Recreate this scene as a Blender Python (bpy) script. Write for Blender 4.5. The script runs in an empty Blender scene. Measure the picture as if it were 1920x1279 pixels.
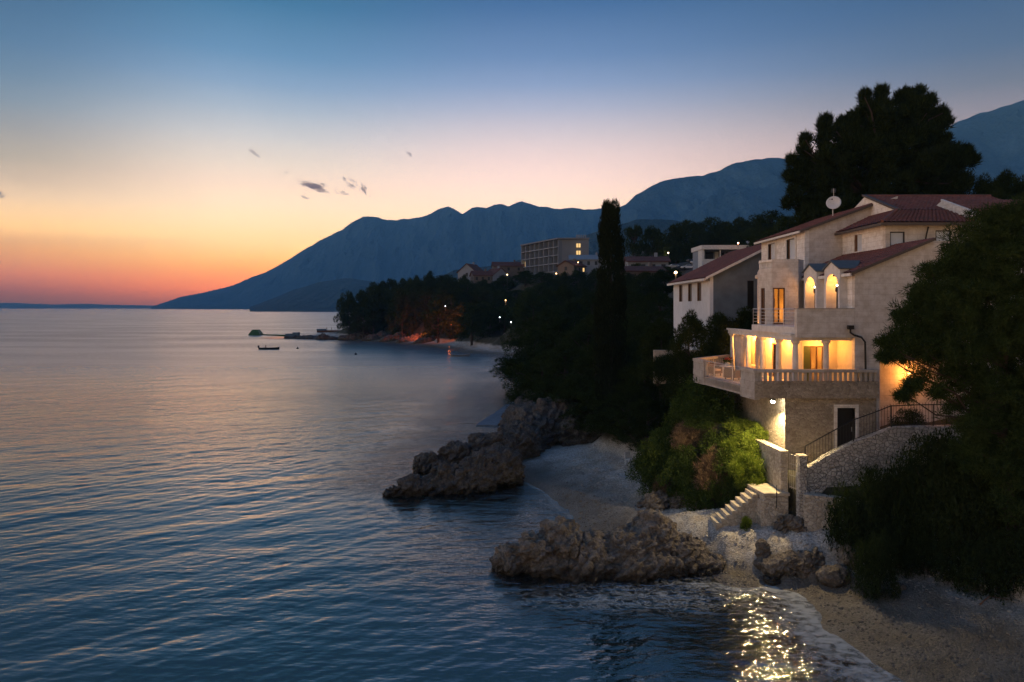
import bpy, bmesh, math, random
import numpy as np
from mathutils import Vector, Matrix, Euler

# ------------------------------------------------------------------ camera, sky, exposure
H = 13.5            # camera height above the sea
F = 1280.0          # focal length in photo pixels
HY = 577.0          # photo row of the horizon
SC = bpy.context.scene
COL = SC.collection
cd = bpy.data.cameras.new('camera')
cam = bpy.data.objects.new('camera', cd)
COL.objects.link(cam)
cam.location = (0, 0, H)
cam.rotation_euler = (math.radians(90), 0, 0)
cd.sensor_width = 36.0
cd.lens = 36.0 * F / 1920.0
cd.shift_y = -(639.5 - HY) / 1920.0
cd.clip_start = 0.5
cd.clip_end = 60000
SC.camera = cam

SC.view_settings.view_transform = 'Standard'
SC.view_settings.look = 'None'
SC.view_settings.exposure = 0.14
SC.view_settings.gamma = 1.0
SC.render.engine = 'CYCLES'
cy = SC.cycles
cy.use_denoising = True
cy.use_adaptive_sampling = True
cy.adaptive_threshold = 0.02
cy.max_bounces = 6
cy.diffuse_bounces = 3
cy.glossy_bounces = 3
cy.transmission_bounces = 4
cy.transparent_max_bounces = 12
cy.volume_bounces = 0
cy.caustics_reflective = False
cy.caustics_refractive = False
cy.sample_clamp_indirect = 4.0

def lin(c):
    out = []
    for v in c[:3]:
        v = v / 255.0
        out.append(v / 12.92 if v <= 0.04045 else ((v + 0.055) / 1.055) ** 2.4)
    return tuple(out) + (1.0,)

HAZE_COL = (0.20, 0.58, 1.0, 1); HAZE_DEN = 1.25e-4
HAZE_TOP, HAZE_FAR = 1250.0, 12600.0
def behind_haze(zs, c):
    """radiance the open sky must have for colour c to be left after the haze in front of it"""
    p = min(HAZE_FAR * 1.1, (HAZE_TOP - 13) / max(zs, 1e-4))
    T = math.exp(-HAZE_DEN * p)
    glow = (0.022, 0.068, 0.125)
    w = min(max((zs - 0.22) / 0.16, 0.0), 1.0) * min(max((0.62 - zs) / 0.2, 0.0), 1.0)
    c = tuple(v * (1 - w * k) for v, k in zip(c[:3], (0.10, 0.085, 0.13)))
    c = lin(c)
    return tuple(max((c[i] - glow[i] * (1 - T)) / T, 0.0) * 0.25 for i in range(3)) + (1.0,)
SUN_AZ = math.radians(-21)      # sunset bearing, left of the view axis (+Y)
SUN_EL = math.radians(1.0)
sky = bpy.data.worlds.new('World')
SC.world = sky
sky.use_nodes = True
def build_world():
    nt = sky.node_tree
    N, L = nt.nodes, nt.links
    N.clear()
    out = N.new('ShaderNodeOutputWorld')
    bg = N.new('ShaderNodeBackground')
    bg.inputs['Strength'].default_value = 1.0
    L.new(bg.outputs[0], out.inputs['Surface'])
    tc = N.new('ShaderNodeTexCoord')
    nrm = N.new('ShaderNodeVectorMath'); nrm.operation = 'NORMALIZE'
    L.new(tc.outputs['Generated'], nrm.inputs[0])
    sep = N.new('ShaderNodeSeparateXYZ'); L.new(nrm.outputs[0], sep.inputs[0])
    def math_(op, a, b=None, clamp=False):
        n = N.new('ShaderNodeMath'); n.operation = op; n.use_clamp = clamp
        for i, v in enumerate((a, b)):
            if v is None: continue
            if isinstance(v, (int, float)): n.inputs[i].default_value = v
            else: L.new(v, n.inputs[i])
        return n.outputs[0]
    z = sep.outputs['Z']
    def ramp(stops, fac):
        r = N.new('ShaderNodeValToRGB')
        r.color_ramp.interpolation = 'EASE' if False else 'LINEAR'
        els = r.color_ramp.elements
        while len(els) > 1: els.remove(els[-1])
        els[0].position = stops[0][0]; els[0].color = behind_haze(*stops[0])
        for p, c in stops[1:]:
            e = els.new(p); e.color = behind_haze(p, c)
        L.new(fac, r.inputs[0])
        sc_ = N.new('ShaderNodeVectorMath'); sc_.operation = 'SCALE'; L.new(r.outputs[0], sc_.inputs[0]); sc_.inputs['Scale'].default_value = 4.0
        return sc_.outputs[0]
    zc = math_('MAXIMUM', z, 0.0)
    # sunward, mid and far-side sky over the sine of the elevation
    leftw = ramp([(0.0, (108, 90, 95)), (0.014, (138, 96, 96)), (0.024, (168, 106, 100)), (0.04, (214, 130, 105)), (0.068, (240, 168, 112)), (0.094, (246, 194, 135)), (0.113, (240, 198, 150)),
                  (0.132, (222, 190, 158)), (0.151, (196, 173, 152)), (0.177, (169, 158, 146)), (0.208, (146, 146, 148)), (0.24, (122, 138, 155)), (0.27, (102, 128, 156)), (0.304, (84, 118, 156)), (0.368, (60, 100, 146)), (0.5, (44, 82, 112)), (0.64, (52, 88, 126)), (0.8, (64, 98, 148)), (1.0, (66, 98, 148))], zc)
    sunw = ramp([(0.0, (136, 96, 100)), (0.008, (168, 104, 100)), (0.016, (202, 116, 100)), (0.026, (236, 131, 100)), (0.041, (246, 150, 105)), (0.055, (250, 170, 110)), (0.069, (253, 190, 125)), (0.09, (255, 208, 150)), (0.112, (255, 217, 170)), (0.14, (251, 219, 186)), (0.168, (240, 212, 190)),
                 (0.196, (222, 206, 192)), (0.23, (196, 194, 195)), (0.264, (165, 178, 196)), (0.295, (135, 162, 196)), (0.33, (105, 146, 190)), (0.39, (68, 122, 172)), (0.5, (44, 82, 112)), (0.64, (52, 88, 126)), (0.8, (64, 98, 148)), (1.0, (66, 98, 148))], zc)
    midw = ramp([(0.0, (205, 145, 118)), (0.04, (238, 170, 128)), (0.08, (255, 200, 152)), (0.12, (255, 218, 182)), (0.152, (254, 220, 196)), (0.182, (246, 214, 201)), (0.21, (232, 206, 200)), (0.246, (206, 194, 201)), (0.28, (172, 177, 202)), (0.31, (140, 160, 200)), (0.345, (112, 142, 192)), (0.405, (74, 114, 172)), (0.5, (44, 82, 112)), (0.64, (52, 88, 126)),
                 (0.8, (64, 98, 148)), (1.0, (66, 98, 148))], zc)
    farw = ramp([(0.0, (150, 124, 122)), (0.1, (186, 150, 138)), (0.18, (160, 142, 144)), (0.235, (130, 128, 140)), (0.26, (108, 117, 136)), (0.30, (84, 107, 140)), (0.365, (62, 96, 142)), (0.5, (44, 82, 112)), (0.64, (52, 88, 126)), (0.8, (64, 98, 148)), (1.0, (66, 98, 148))], zc)
    westw = ramp([(0.0, (176, 140, 124)), (0.08, (222, 190, 168)), (0.18, (236, 216, 204)), (0.3, (214, 212, 216)), (0.45, (160, 178, 204)), (0.65, (102, 136, 184)), (0.85, (66, 98, 148)), (1.0, (66, 98, 148))], zc)
    backw = ramp([(0.0, (106, 100, 102)), (0.1, (138, 127, 124)), (0.22, (136, 131, 134)), (0.36, (104, 116, 136)), (0.5, (80, 104, 142)), (0.8, (64, 98, 148)), (1.0, (66, 98, 148))], zc)
    # bearing measured from the sunset, positive to the right of it
    hl = math_('SQRT', math_('MAXIMUM', math_('SUBTRACT', 1.0, math_('MULTIPLY', z, z)), 1e-5))
    ca = math_('DIVIDE', math_('ADD', math_('MULTIPLY', sep.outputs['X'], math.sin(SUN_AZ)),
               math_('MULTIPLY', sep.outputs['Y'], math.cos(SUN_AZ))), hl)
    ang = math_('ARCCOSINE', math_('MINIMUM', math_('MAXIMUM', ca, -1.0), 1.0))
    side = math_('SIGN', math_('SUBTRACT', math_('MULTIPLY', sep.outputs['X'], math.cos(SUN_AZ)), math_('MULTIPLY', sep.outputs['Y'], math.sin(SUN_AZ))))
    sang = math_('MULTIPLY', ang, side)
    def mr(v, a, b):
        n = N.new('ShaderNodeMapRange'); n.interpolation_type = 'SMOOTHSTEP'
        L.new(v, n.inputs['Value']); n.inputs['From Min'].default_value = math.radians(a); n.inputs['From Max'].default_value = math.radians(b)
        return n.outputs[0]
    def mix(f, a, b):
        n = N.new('ShaderNodeMix'); n.data_type = 'RGBA'
        L.new(f, n.inputs['Factor']); L.new(a, n.inputs['A']); L.new(b, n.inputs['B'])
        return n.outputs['Result']
    c = mix(mr(sang, 2, 22), sunw, midw)
    c = mix(mr(sang, 22, 60), c, farw)
    neg = math_('MULTIPLY', sang, -1.0)
    c = mix(mr(neg, 0, 17), c, leftw)
    c = mix(mr(neg, 20, 42), c, westw)
    c = mix(mr(ang, 72, 128), c, backw)
    # small torn clouds hanging low in the sky
    def clouds(c):
        for (px, py, wx, wy, rot, sc, amt, thr) in CLOUDS:
            d = Vector(((px - 960) / F, 1.0, (HY - py) / F)).normalized()
            r = Vector((d.y, -d.x, 0)).normalized(); u = r.cross(d)
            ct, st = math.cos(rot), math.sin(rot)
            a = r * ct + u * st; b = u * ct - r * st
            def dot(v):
                n = N.new('ShaderNodeVectorMath'); n.operation = 'DOT_PRODUCT'
                L.new(nrm.outputs[0], n.inputs[0]); n.inputs[1].default_value = v; return n.outputs['Value']
            da, db = dot(a), dot(b)
            qa = math_('DIVIDE', da, wx / F); qb = math_('DIVIDE', db, wy / F)
            rr = math_('ADD', math_('MULTIPLY', qa, qa), math_('MULTIPLY', qb, qb))
            fwd = math_('GREATER_THAN', dot(d), 0.5)
            cmb = N.new('ShaderNodeCombineXYZ'); L.new(math_('MULTIPLY', da, F / sc), cmb.inputs[0]); L.new(math_('MULTIPLY', db, F / sc * 2.6), cmb.inputs[1])
            cmb.inputs[2].default_value = px * 0.37
            ns = N.new('ShaderNodeTexNoise'); ns.inputs['Scale'].default_value = 1.0; ns.inputs['Detail'].default_value = 5; ns.inputs['Roughness'].default_value = 0.62
            L.new(cmb.outputs[0], ns.inputs['Vector'])
            m = math_('SUBTRACT', math_('SUBTRACT', ns.outputs['Fac'], thr), math_('MULTIPLY', rr, 0.16))
            m = math_('MULTIPLY', math_('MULTIPLY', m, 7.0, True), fwd)
            m = math_('MULTIPLY', m, amt)
            n = N.new('ShaderNodeMix'); n.data_type = 'RGBA'
            L.new(m, n.inputs['Factor']); L.new(c, n.inputs['A']); n.inputs['B'].default_value = lin((132, 98, 104))
            c = n.outputs['Result']
        return c
    c = clouds(c)
    # a whisper of physical twilight sky
    st = N.new('ShaderNodeTexSky'); st.sky_type = 'NISHITA'; st.sun_disc = False
    st.sun_elevation = SUN_EL; st.sun_rotation = SUN_AZ
    st.dust_density = 2.0
    ad = N.new('ShaderNodeMix'); ad.data_type = 'RGBA'; ad.blend_type = 'ADD'; ad.inputs['Factor'].default_value = 0.003
    L.new(c, ad.inputs['A']); L.new(st.outputs[0], ad.inputs['B'])
    L.new(ad.outputs['Result'], bg.inputs['Color'])
    # nothing glows from below the horizon
    try:
        sky.cycles.sampling_method = 'MANUAL'; sky.cycles.sample_map_resolution = 1024
    except Exception: pass
CLOUDS = [(583, 346, 26, 10, -0.2, 30, 0.9, 0.36), (596, 354, 18, 5, -0.25, 22, 0.7, 0.38), (655, 341, 15, 6, -0.5, 18, 0.75, 0.38), (684, 357, 17, 7, -1.05, 16, 0.8, 0.38), (662, 352, 14, 5, -0.3, 16, 0.45, 0.42), (640, 361, 18, 5, -0.2, 16, 0.5, 0.42),
          (482, 291, 20, 5, -0.65, 22, 0.55, 0.38), (766, 287, 9, 4, -0.75, 14, 0.6, 0.38), (537, 324, 6, 3, 0, 12, 0.6, 0.36), (575, 371, 11, 3, -0.2, 14, 0.6, 0.38), (1, 367, 5, 5, 0.6, 12, 0.7, 0.36)]
build_world()

# the last of the sun, already under the haze at the horizon: very weak and very soft
sl = bpy.data.lights.new('sun', 'SUN'); sl.energy = 0.10; sl.angle = math.radians(14); sl.color = (1.0, 0.52, 0.28)
sun = bpy.data.objects.new('sun', sl); COL.objects.link(sun)
_d = Vector((math.sin(SUN_AZ) * math.cos(math.radians(3)), math.cos(SUN_AZ) * math.cos(math.radians(3)), math.sin(math.radians(3))))
sun.rotation_euler = _d.to_track_quat('Z', 'Y').to_euler()

# ------------------------------------------------------------------ helpers
rng = np.random.default_rng(7)
random.seed(7)
def W(px, py, Y):
    return Vector(((px - 960.0) / F * Y, Y, H - (py - HY) / F * Y))
def tag(o, label=None, cat=None, group=None, kind=None):
    if label: o['label'] = label
    if cat: o['category'] = cat
    if group: o['group'] = group
    if kind: o['kind'] = kind
    return o
def empty(name, loc, label, cat, group=None):
    o = bpy.data.objects.new(name, None); COL.objects.link(o)
    o.location = loc; o.empty_display_size = 0.3
    return tag(o, label, cat, group)
def mesh_obj(name, verts, faces, m, parent=None, smooth=False, origin=None):
    """verts in world coordinates; the object's origin goes to its parent's or to `origin`"""
    me = bpy.data.meshes.new(name)
    v = np.asarray(verts, dtype=np.float32).reshape(-1, 3)
    if parent is not None:
        p = parent
        org = Vector(p.location)
        while p.parent is not None:
            p = p.parent; org = org + Vector(p.location)
    else:
        org = Vector(origin) if origin is not None else Vector((0, 0, 0))
    v = v - np.array(org, dtype=np.float32)
    fill(me, v, faces)
    o = bpy.data.objects.new(name, me); COL.objects.link(o)
    if parent is not None: o.parent = parent
    else: o.location = org
    if m is not None:
        for q in (m if isinstance(m, (list, tuple)) else [m]): me.materials.append(q)
    if smooth: me.polygons.foreach_set('use_smooth', np.ones(len(me.polygons), dtype=bool))
    return o
def fill(me, v, faces):
    if isinstance(faces, np.ndarray):
        nf, k = faces.shape
        me.vertices.add(len(v)); me.vertices.foreach_set('co', np.ascontiguousarray(v, dtype=np.float32).ravel())
        me.loops.add(nf * k); me.loops.foreach_set('vertex_index', faces.astype(np.int32).ravel())
        me.polygons.add(nf); me.polygons.foreach_set('loop_start', np.arange(0, nf * k, k, dtype=np.int32))
        me.update(calc_edges=True); me.validate(verbose=False)
    else:
        me.from_pydata([tuple(map(float, q)) for q in v], [], [tuple(f) for f in faces]); me.update()

class MB:
    def __init__(s): s.v = []; s.f = []
    def add(s, vs, fs):
        n = len(s.v); s.v += [tuple(q) for q in vs]; s.f += [tuple(i + n for i in f) for f in fs]; return s
    def box(s, x0, x1, y0, y1, z0, z1):
        if x0 > x1: x0, x1 = x1, x0
        if y0 > y1: y0, y1 = y1, y0
        if z0 > z1: z0, z1 = z1, z0
        return s.add([(x0,y0,z0),(x1,y0,z0),(x1,y1,z0),(x0,y1,z0),(x0,y0,z1),(x1,y0,z1),(x1,y1,z1),(x0,y1,z1)],
                     [(0,3,2,1),(4,5,6,7),(0,1,5,4),(1,2,6,5),(2,3,7,6),(3,0,4,7)])
    def prism(s, poly, z0, z1):
        """poly: list of (x,y), counter-clockwise; z0/z1 numbers or lists"""
        n = len(poly)
        zb = z0 if isinstance(z0, (list, tuple)) else [z0] * n
        zt = z1 if isinstance(z1, (list, tuple)) else [z1] * n
        vs = [(p[0], p[1], zb[i]) for i, p in enumerate(poly)] + [(p[0], p[1], zt[i]) for i, p in enumerate(poly)]
        fs = [tuple(reversed(range(n))), tuple(range(n, 2 * n))] + [(i, (i+1) % n, n + (i+1) % n, n + i) for i in range(n)]
        return s.add(vs, fs)
    def slab(s, pts, thick, d=None):
        """planar polygon pts (3D), extruded by thick along -normal (or along d)"""
        pts = [Vector(p) for p in pts]; n = len(pts)
        nn = Vector(d).normalized() if d is not None else (pts[1]-pts[0]).cross(pts[2]-pts[0]).normalized() * -1
        lo = [p + nn * thick for p in pts]
        return s.add([tuple(p) for p in pts] + [tuple(p) for p in lo],
                     [tuple(range(n)), tuple(reversed(range(n, 2*n)))] + [(i, n+i, n+(i+1) % n, (i+1) % n) for i in range(n)])
    def tube(s, pts, r, n=8, cap=True):
        pts = [Vector(p) for p in pts]
        rs = r if isinstance(r, (list, tuple)) else [r] * len(pts)
        rings = []; prev = None
        for i, p in enumerate(pts):
            t = (pts[min(i+1, len(pts)-1)] - pts[max(i-1, 0)])
            t = t.normalized() if t.length > 1e-9 else Vector((0,0,1))
            a = prev if prev is not None else (Vector((1,0,0)) if abs(t.x) < .9 else Vector((0,1,0)))
            a = (a - t * a.dot(t)); a = a.normalized() if a.length > 1e-6 else t.orthogonal().normalized()
            prev = a; b = t.cross(a)
            rings.append([p + (a * math.cos(2*math.pi*k/n) + b * math.sin(2*math.pi*k/n)) * rs[i] for k in range(n)])
        vs = [q for ring in rings for q in ring]
        fs = [(i*n+k, i*n+(k+1) % n, (i+1)*n+(k+1) % n, (i+1)*n+k) for i in range(len(pts)-1) for k in range(n)]
        if cap: fs += [tuple(reversed(range(n))), tuple(range((len(pts)-1)*n, len(pts)*n))]
        return s.add(vs, fs)
    def lathe(s, c, prof, n=14):
        """prof: list of (r, z) bottom to top around the vertical through c"""
        m = len(prof)
        vs = [(c[0] + r*math.cos(2*math.pi*k/n), c[1] + r*math.sin(2*math.pi*k/n), c[2] + z) for r, z in prof for k in range(n)]
        fs = [(i*n+k, i*n+(k+1) % n, (i+1)*n+(k+1) % n, (i+1)*n+k) for i in range(m-1) for k in range(n)]
        fs += [tuple(reversed(range(n))), tuple(range((m-1)*n, m*n))]
        return s.add(vs, fs)
    def ball(s, c, r, n=10, m=6):
        rx, ry, rz = r if isinstance(r, (list, tuple)) else (r, r, r)
        vs = [(c[0], c[1], c[2]-rz)]
        for i in range(1, m):
            t = -math.pi/2 + math.pi*i/m
            for k in range(n):
                vs.append((c[0]+rx*math.cos(t)*math.cos(2*math.pi*k/n), c[1]+ry*math.cos(t)*math.sin(2*math.pi*k/n), c[2]+rz*math.sin(t)))
        vs.append((c[0], c[1], c[2]+rz)); top = len(vs)-1
        fs = [(0, 1+(k+1) % n, 1+k) for k in range(n)]
        for i in range(m-2):
            for k in range(n):
                a = 1+i*n; fs.append((a+k, a+(k+1) % n, a+n+(k+1) % n, a+n+k))
        a = 1+(m-2)*n
        fs += [(a+k, a+(k+1) % n, top) for k in range(n)]
        return s.add(vs, fs)
    def build(s, name, m, parent=None, smooth=False, origin=None):
        return mesh_obj(name, s.v, s.f, m, parent, smooth, origin)

# ---- vectorised noise
def _h(ix, iy, iz, k=0):
    h = (ix.astype(np.int64) * 374761393 + iy.astype(np.int64) * 668265263 + iz.astype(np.int64) * 2147483647 + k * 974634777) & 0xffffffff
    h = ((h ^ (h >> 13)) * 1274126177) & 0xffffffff
    h = ((h ^ (h >> 16)) * 2246822519) & 0xffffffff
    return ((h ^ (h >> 15)) & 0xffffff).astype(np.float32) / 16777216.0
def vnoise(p, k=0):
    i = np.floor(p).astype(np.int64); f = (p - i).astype(np.float32)
    u = f * f * f * (f * (f * 6 - 15) + 10)
    r = 0
    for dx in (0, 1):
        wx = u[:, 0] if dx else 1 - u[:, 0]
        for dy in (0, 1):
            wy = u[:, 1] if dy else 1 - u[:, 1]
            for dz in (0, 1):
                wz = u[:, 2] if dz else 1 - u[:, 2]
                r = r + wx * wy * wz * _h(i[:, 0]+dx, i[:, 1]+dy, i[:, 2]+dz, k)
    return r * 2 - 1
def fbm(p, octv=4, gain=0.5, k=0):
    a, s, t = 1.0, 0, 0
    for o in range(octv):
        s = s + a * vnoise(p * (2.03 ** o) + 17.3 * o, k + o); t += a; a *= gain
    return s / t
def worley(p, k=0):
    i = np.floor(p).astype(np.int64)
    d1 = np.full(len(p), 9.0, dtype=np.float32); d2 = d1.copy()
    for dx in (-1, 0, 1):
        for dy in (-1, 0, 1):
            for dz in (-1, 0, 1):
                c = i + np.array([dx, dy, dz])
                q = np.stack([_h(c[:, 0], c[:, 1], c[:, 2], k + 1), _h(c[:, 0], c[:, 1], c[:, 2], k + 2), _h(c[:, 0], c[:, 1], c[:, 2], k + 3)], 1)
                d = np.sqrt(((c + q - p) ** 2).sum(1)).astype(np.float32)
                d2 = np.minimum(d2, np.maximum(d, d1)); d1 = np.minimum(d1, d)
    return d1, d2
def sstep(a, b, x):
    t = np.clip((x - a) / (b - a), 0, 1); return t * t * (3 - 2 * t)

# ---- materials
MATS = {}
class NT:
    def __init__(s, name):
        s.m = bpy.data.materials.new(name); s.m.use_nodes = True
        s.N = s.m.node_tree.nodes; s.L = s.m.node_tree.links
        s.N.clear(); s.out = s.N.new('ShaderNodeOutputMaterial')
        s.tc = s.N.new('ShaderNodeTexCoord')
    def n(s, t, **kw):
        nd = s.N.new('ShaderNode' + t)
        for k, v in kw.items(): setattr(nd, k, v)
        return nd
    def put(s, sock, v):
        if v is None: return
        if hasattr(v, 'is_output'): s.L.new(v, sock)
        else: sock.default_value = v
    def math(s, op, a, b=None, clamp=False):
        nd = s.n('Math', operation=op, use_clamp=clamp); s.put(nd.inputs[0], a); s.put(nd.inputs[1], b); return nd.outputs[0]
    def noise(s, scale, detail=4, rough=0.55, vec=None, dist=0.0):
        nd = s.n('TexNoise'); nd.inputs['Scale'].default_value = scale; nd.inputs['Detail'].default_value = detail
        nd.inputs['Roughness'].default_value = rough; nd.inputs['Distortion'].default_value = dist
        s.L.new(vec if vec is not None else s.tc.outputs['Object'], nd.inputs['Vector']); return nd.outputs['Fac']
    def voro(s, scale, feature='F1', vec=None, out='Distance', rand=1.0):
        nd = s.n('TexVoronoi', feature=feature); nd.inputs['Scale'].default_value = scale; nd.inputs['Randomness'].default_value = rand
        s.L.new(vec if vec is not None else s.tc.outputs['Object'], nd.inputs['Vector']); return nd.outputs[out]
    def vec(s, sx=1, sy=1, sz=1, rot=(0, 0, 0), src=None):
        nd = s.n('Mapping'); nd.inputs['Scale'].default_value = (sx, sy, sz); nd.inputs['Rotation'].default_value = rot
        s.L.new(src if src is not None else s.tc.outputs['Object'], nd.inputs['Vector']); return nd.outputs[0]
    def ramp(s, f, stops):
        r = s.n('ValToRGB'); e = r.color_ramp.elements
        while len(e) > 1: e.remove(e[-1])
        e[0].position = stops[0][0]; e[0].color = tuple(stops[0][1][:3]) + (1,)
        for p, c in stops[1:]:
            q = e.new(p); q.color = tuple(c[:3]) + (1,)
        s.put(r.inputs[0], f); return r.outputs[0]
    def rng(s, v, a, b, c=0.0, d=1.0, smooth=True):
        nd = s.n('MapRange'); nd.interpolation_type = 'SMOOTHSTEP' if smooth else 'LINEAR'
        s.put(nd.inputs['Value'], v)
        for k, q in zip(('From Min', 'From Max', 'To Min', 'To Max'), (a, b, c, d)): nd.inputs[k].default_value = q
        return nd.outputs[0]
    def mix(s, f, a, b, blend='MIX'):
        nd = s.n('Mix', data_type='RGBA', blend_type=blend)
        def c4(v): return v if hasattr(v, 'is_output') else tuple(v[:3]) + (1,)
        s.put(nd.inputs['Factor'], f); s.put(nd.inputs['A'], c4(a)); s.put(nd.inputs['B'], c4(b)); return nd.outputs['Result']
    def bump(s, h, strength=0.5, dist=0.05, nrm=None):
        nd = s.n('Bump'); nd.inputs['Strength'].default_value = strength; nd.inputs['Distance'].default_value = dist
        s.L.new(h, nd.inputs['Height']); s.put(nd.inputs['Normal'], nrm); return nd.outputs[0]
    def pbr(s, col, rough=0.7, normal=None, metal=0.0, spec=0.5, **kw):
        b = s.n('BsdfPrincipled')
        s.put(b.inputs['Base Color'], col if hasattr(col, 'is_output') else tuple(col[:3]) + (1,))
        s.put(b.inputs['Roughness'], rough); s.put(b.inputs['Metallic'], metal); b.inputs['Specular IOR Level'].default_value = spec
        if normal is not None: s.L.new(normal, b.inputs['Normal'])
        for k, v in kw.items(): s.put(b.inputs[k], v)
        return b.outputs[0]
    def done(s, shader):
        s.L.new(shader, s.out.inputs['Surface']); return s.m
    def attr(s, name):
        nd = s.n('Attribute'); nd.attribute_name = name; return nd.outputs['Fac']
# ------------------------------------------------------------------ terrain heights
SHORE = [(16.5, 8), (15.5, 15), (14.6, 20), (14.1, 24.6), (13.3, 28.7), (13.5, 31.8), (12.8, 33.5), (9.5, 35.0), (6.0, 38), (4.3, 41.2), (3.7, 44.2), (3.3, 46.8), (2.3, 50),
         (0.8, 53), (-2.5, 54.5), (-2.6, 59), (0, 66), (1.2, 75), (1.0, 90), (2.4, 106), (2.5, 121), (5, 150), (6, 175), (2.2, 190), (-5, 196), (-13, 202), (-22, 222), (-30, 240),
         (-42, 254), (-56, 272), (-72, 287), (-82, 293), (-94, 300), (-100, 306), (-101, 312), (-92, 316), (-84, 330), (-78, 360), (-60, 420), (-20, 470), (40, 500), (120, 620), (600, 700), (600, 8)]
CP = np.array([(18, 38, 5.6), (16, 45, 6), (22, 38, 7), (15.5, 35.3, 3.7), (16.5, 35.2, 3.75), (17.5, 35, 3.8), (18.5, 34.2, 3.8), (19.5, 33.4, 3.9), (12.9, 43.6, 6.6), (12.2, 45, 6.2), (16, 37, 4.5), (24, 34, 6.3), (26, 30, 5.6), (21, 30, 3.4), (19.5, 25, 2.0), (24, 22, 3.6), (30, 25, 7), (40, 30, 12), (30, 45, 10), (40, 50, 15), (21, 58, 9.0), (12, 54, 4.4),
               (8, 62, 5.0), (12, 70, 8.5), (20, 75, 11), (30, 75, 15), (42, 80, 19), (5, 80, 4.2), (10, 90, 8), (7, 110, 5.5), (15, 110, 10), (30, 110, 16), (20, 140, 14), (35, 140, 19), (50, 140, 23), (11, 160, 7),
               (14, 200, 6.5), (22, 230, 15), (34, 200, 19), (50, 212, 26.5), (56, 215, 27.4), (75, 215, 29.0), (64, 190, 25.5), (60, 160, 25), (20, 284, 27), (5, 316, 26), (30, 290, 28), (-10, 250, 7), (-6, 225, 3.5), (-30, 272, 9), (-50, 300, 9), (-68, 308, 5), (-85, 306, 1.6),
               (-22, 300, 14), (-5, 330, 22), (60, 300, 34), (120, 250, 45), (150, 120, 45), (80, 60, 30), (100, 400, 50), (0, 420, 25), (-40, 380, 14), (60, 40, 22), (60, 20, 18), (400, 300, 100), (400, 100, 90)], dtype=np.float64)
STEPS_BEACH = [(10.4, 38, 1.6), (10.4, 37, 1.4), (10.4, 36, .9), (10.4, 35, .2), (11.5, 38, 1.95), (11.5, 37, 1.9), (11.5, 36, 1.55), (11.5, 35, .8), (11.5, 34.2, .1), (12.6, 38, 2.1), (12.6, 37, 1.95), (12.6, 36, 1.75), (12.6, 35, 1.2), (12.6, 34.2, .45), (12.6, 33.4, -.05),
               (13.8, 38, 2.1), (13.8, 36.5, 1.95), (13.8, 35.8, 1.8), (13.8, 35, 1.5), (13.8, 34.2, 1.0), (13.8, 33.4, .38), (13.8, 32.6, .08), (15, 35.2, 1.95), (15, 34.4, 1.65), (15, 33.6, 1.1), (15, 32.8, .6), (16.2, 34.9, 2.1), (16.2, 34, 1.7), (16.2, 33.2, 1.2), (17.5, 34.3, 2.1), (17.5, 33.4, 1.5)]
# garden bench behind the retaining walls
BENCH = [(14.75, 36.5), (15.6, 35.6), (17.4, 34.9), (19.2, 33.2), (20.4, 31.0), (21.4, 28.5), (60, 24), (60, 60), (15.3, 52), (12.3, 50.5), (11.2, 47.5), (11.0, 44.5), (12.2, 42.3), (14.6, 41.0)]
def sdist(x, y, poly):
    """signed distance to a polygon, positive inside"""
    P = np.array(poly, dtype=np.float64); n = len(P)
    d = np.full(x.shape, 1e9); ins = np.zeros(x.shape, dtype=bool)
    for i in range(n):
        a, b = P[i], P[(i + 1) % n]
        e = b - a
        t = np.clip(((x - a[0]) * e[0] + (y - a[1]) * e[1]) / (e @ e), 0, 1)
        d = np.minimum(d, np.hypot(x - a[0] - t * e[0], y - a[1] - t * e[1]))
        c = ((a[1] <= y) & (b[1] > y)) | ((b[1] <= y) & (a[1] > y))
        if abs(e[1]) > 1e-12:
            xi = a[0] + (y - a[1]) / e[1] * e[0]
            ins ^= c & (x < xi)
    return np.where(ins, d, -d)
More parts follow.
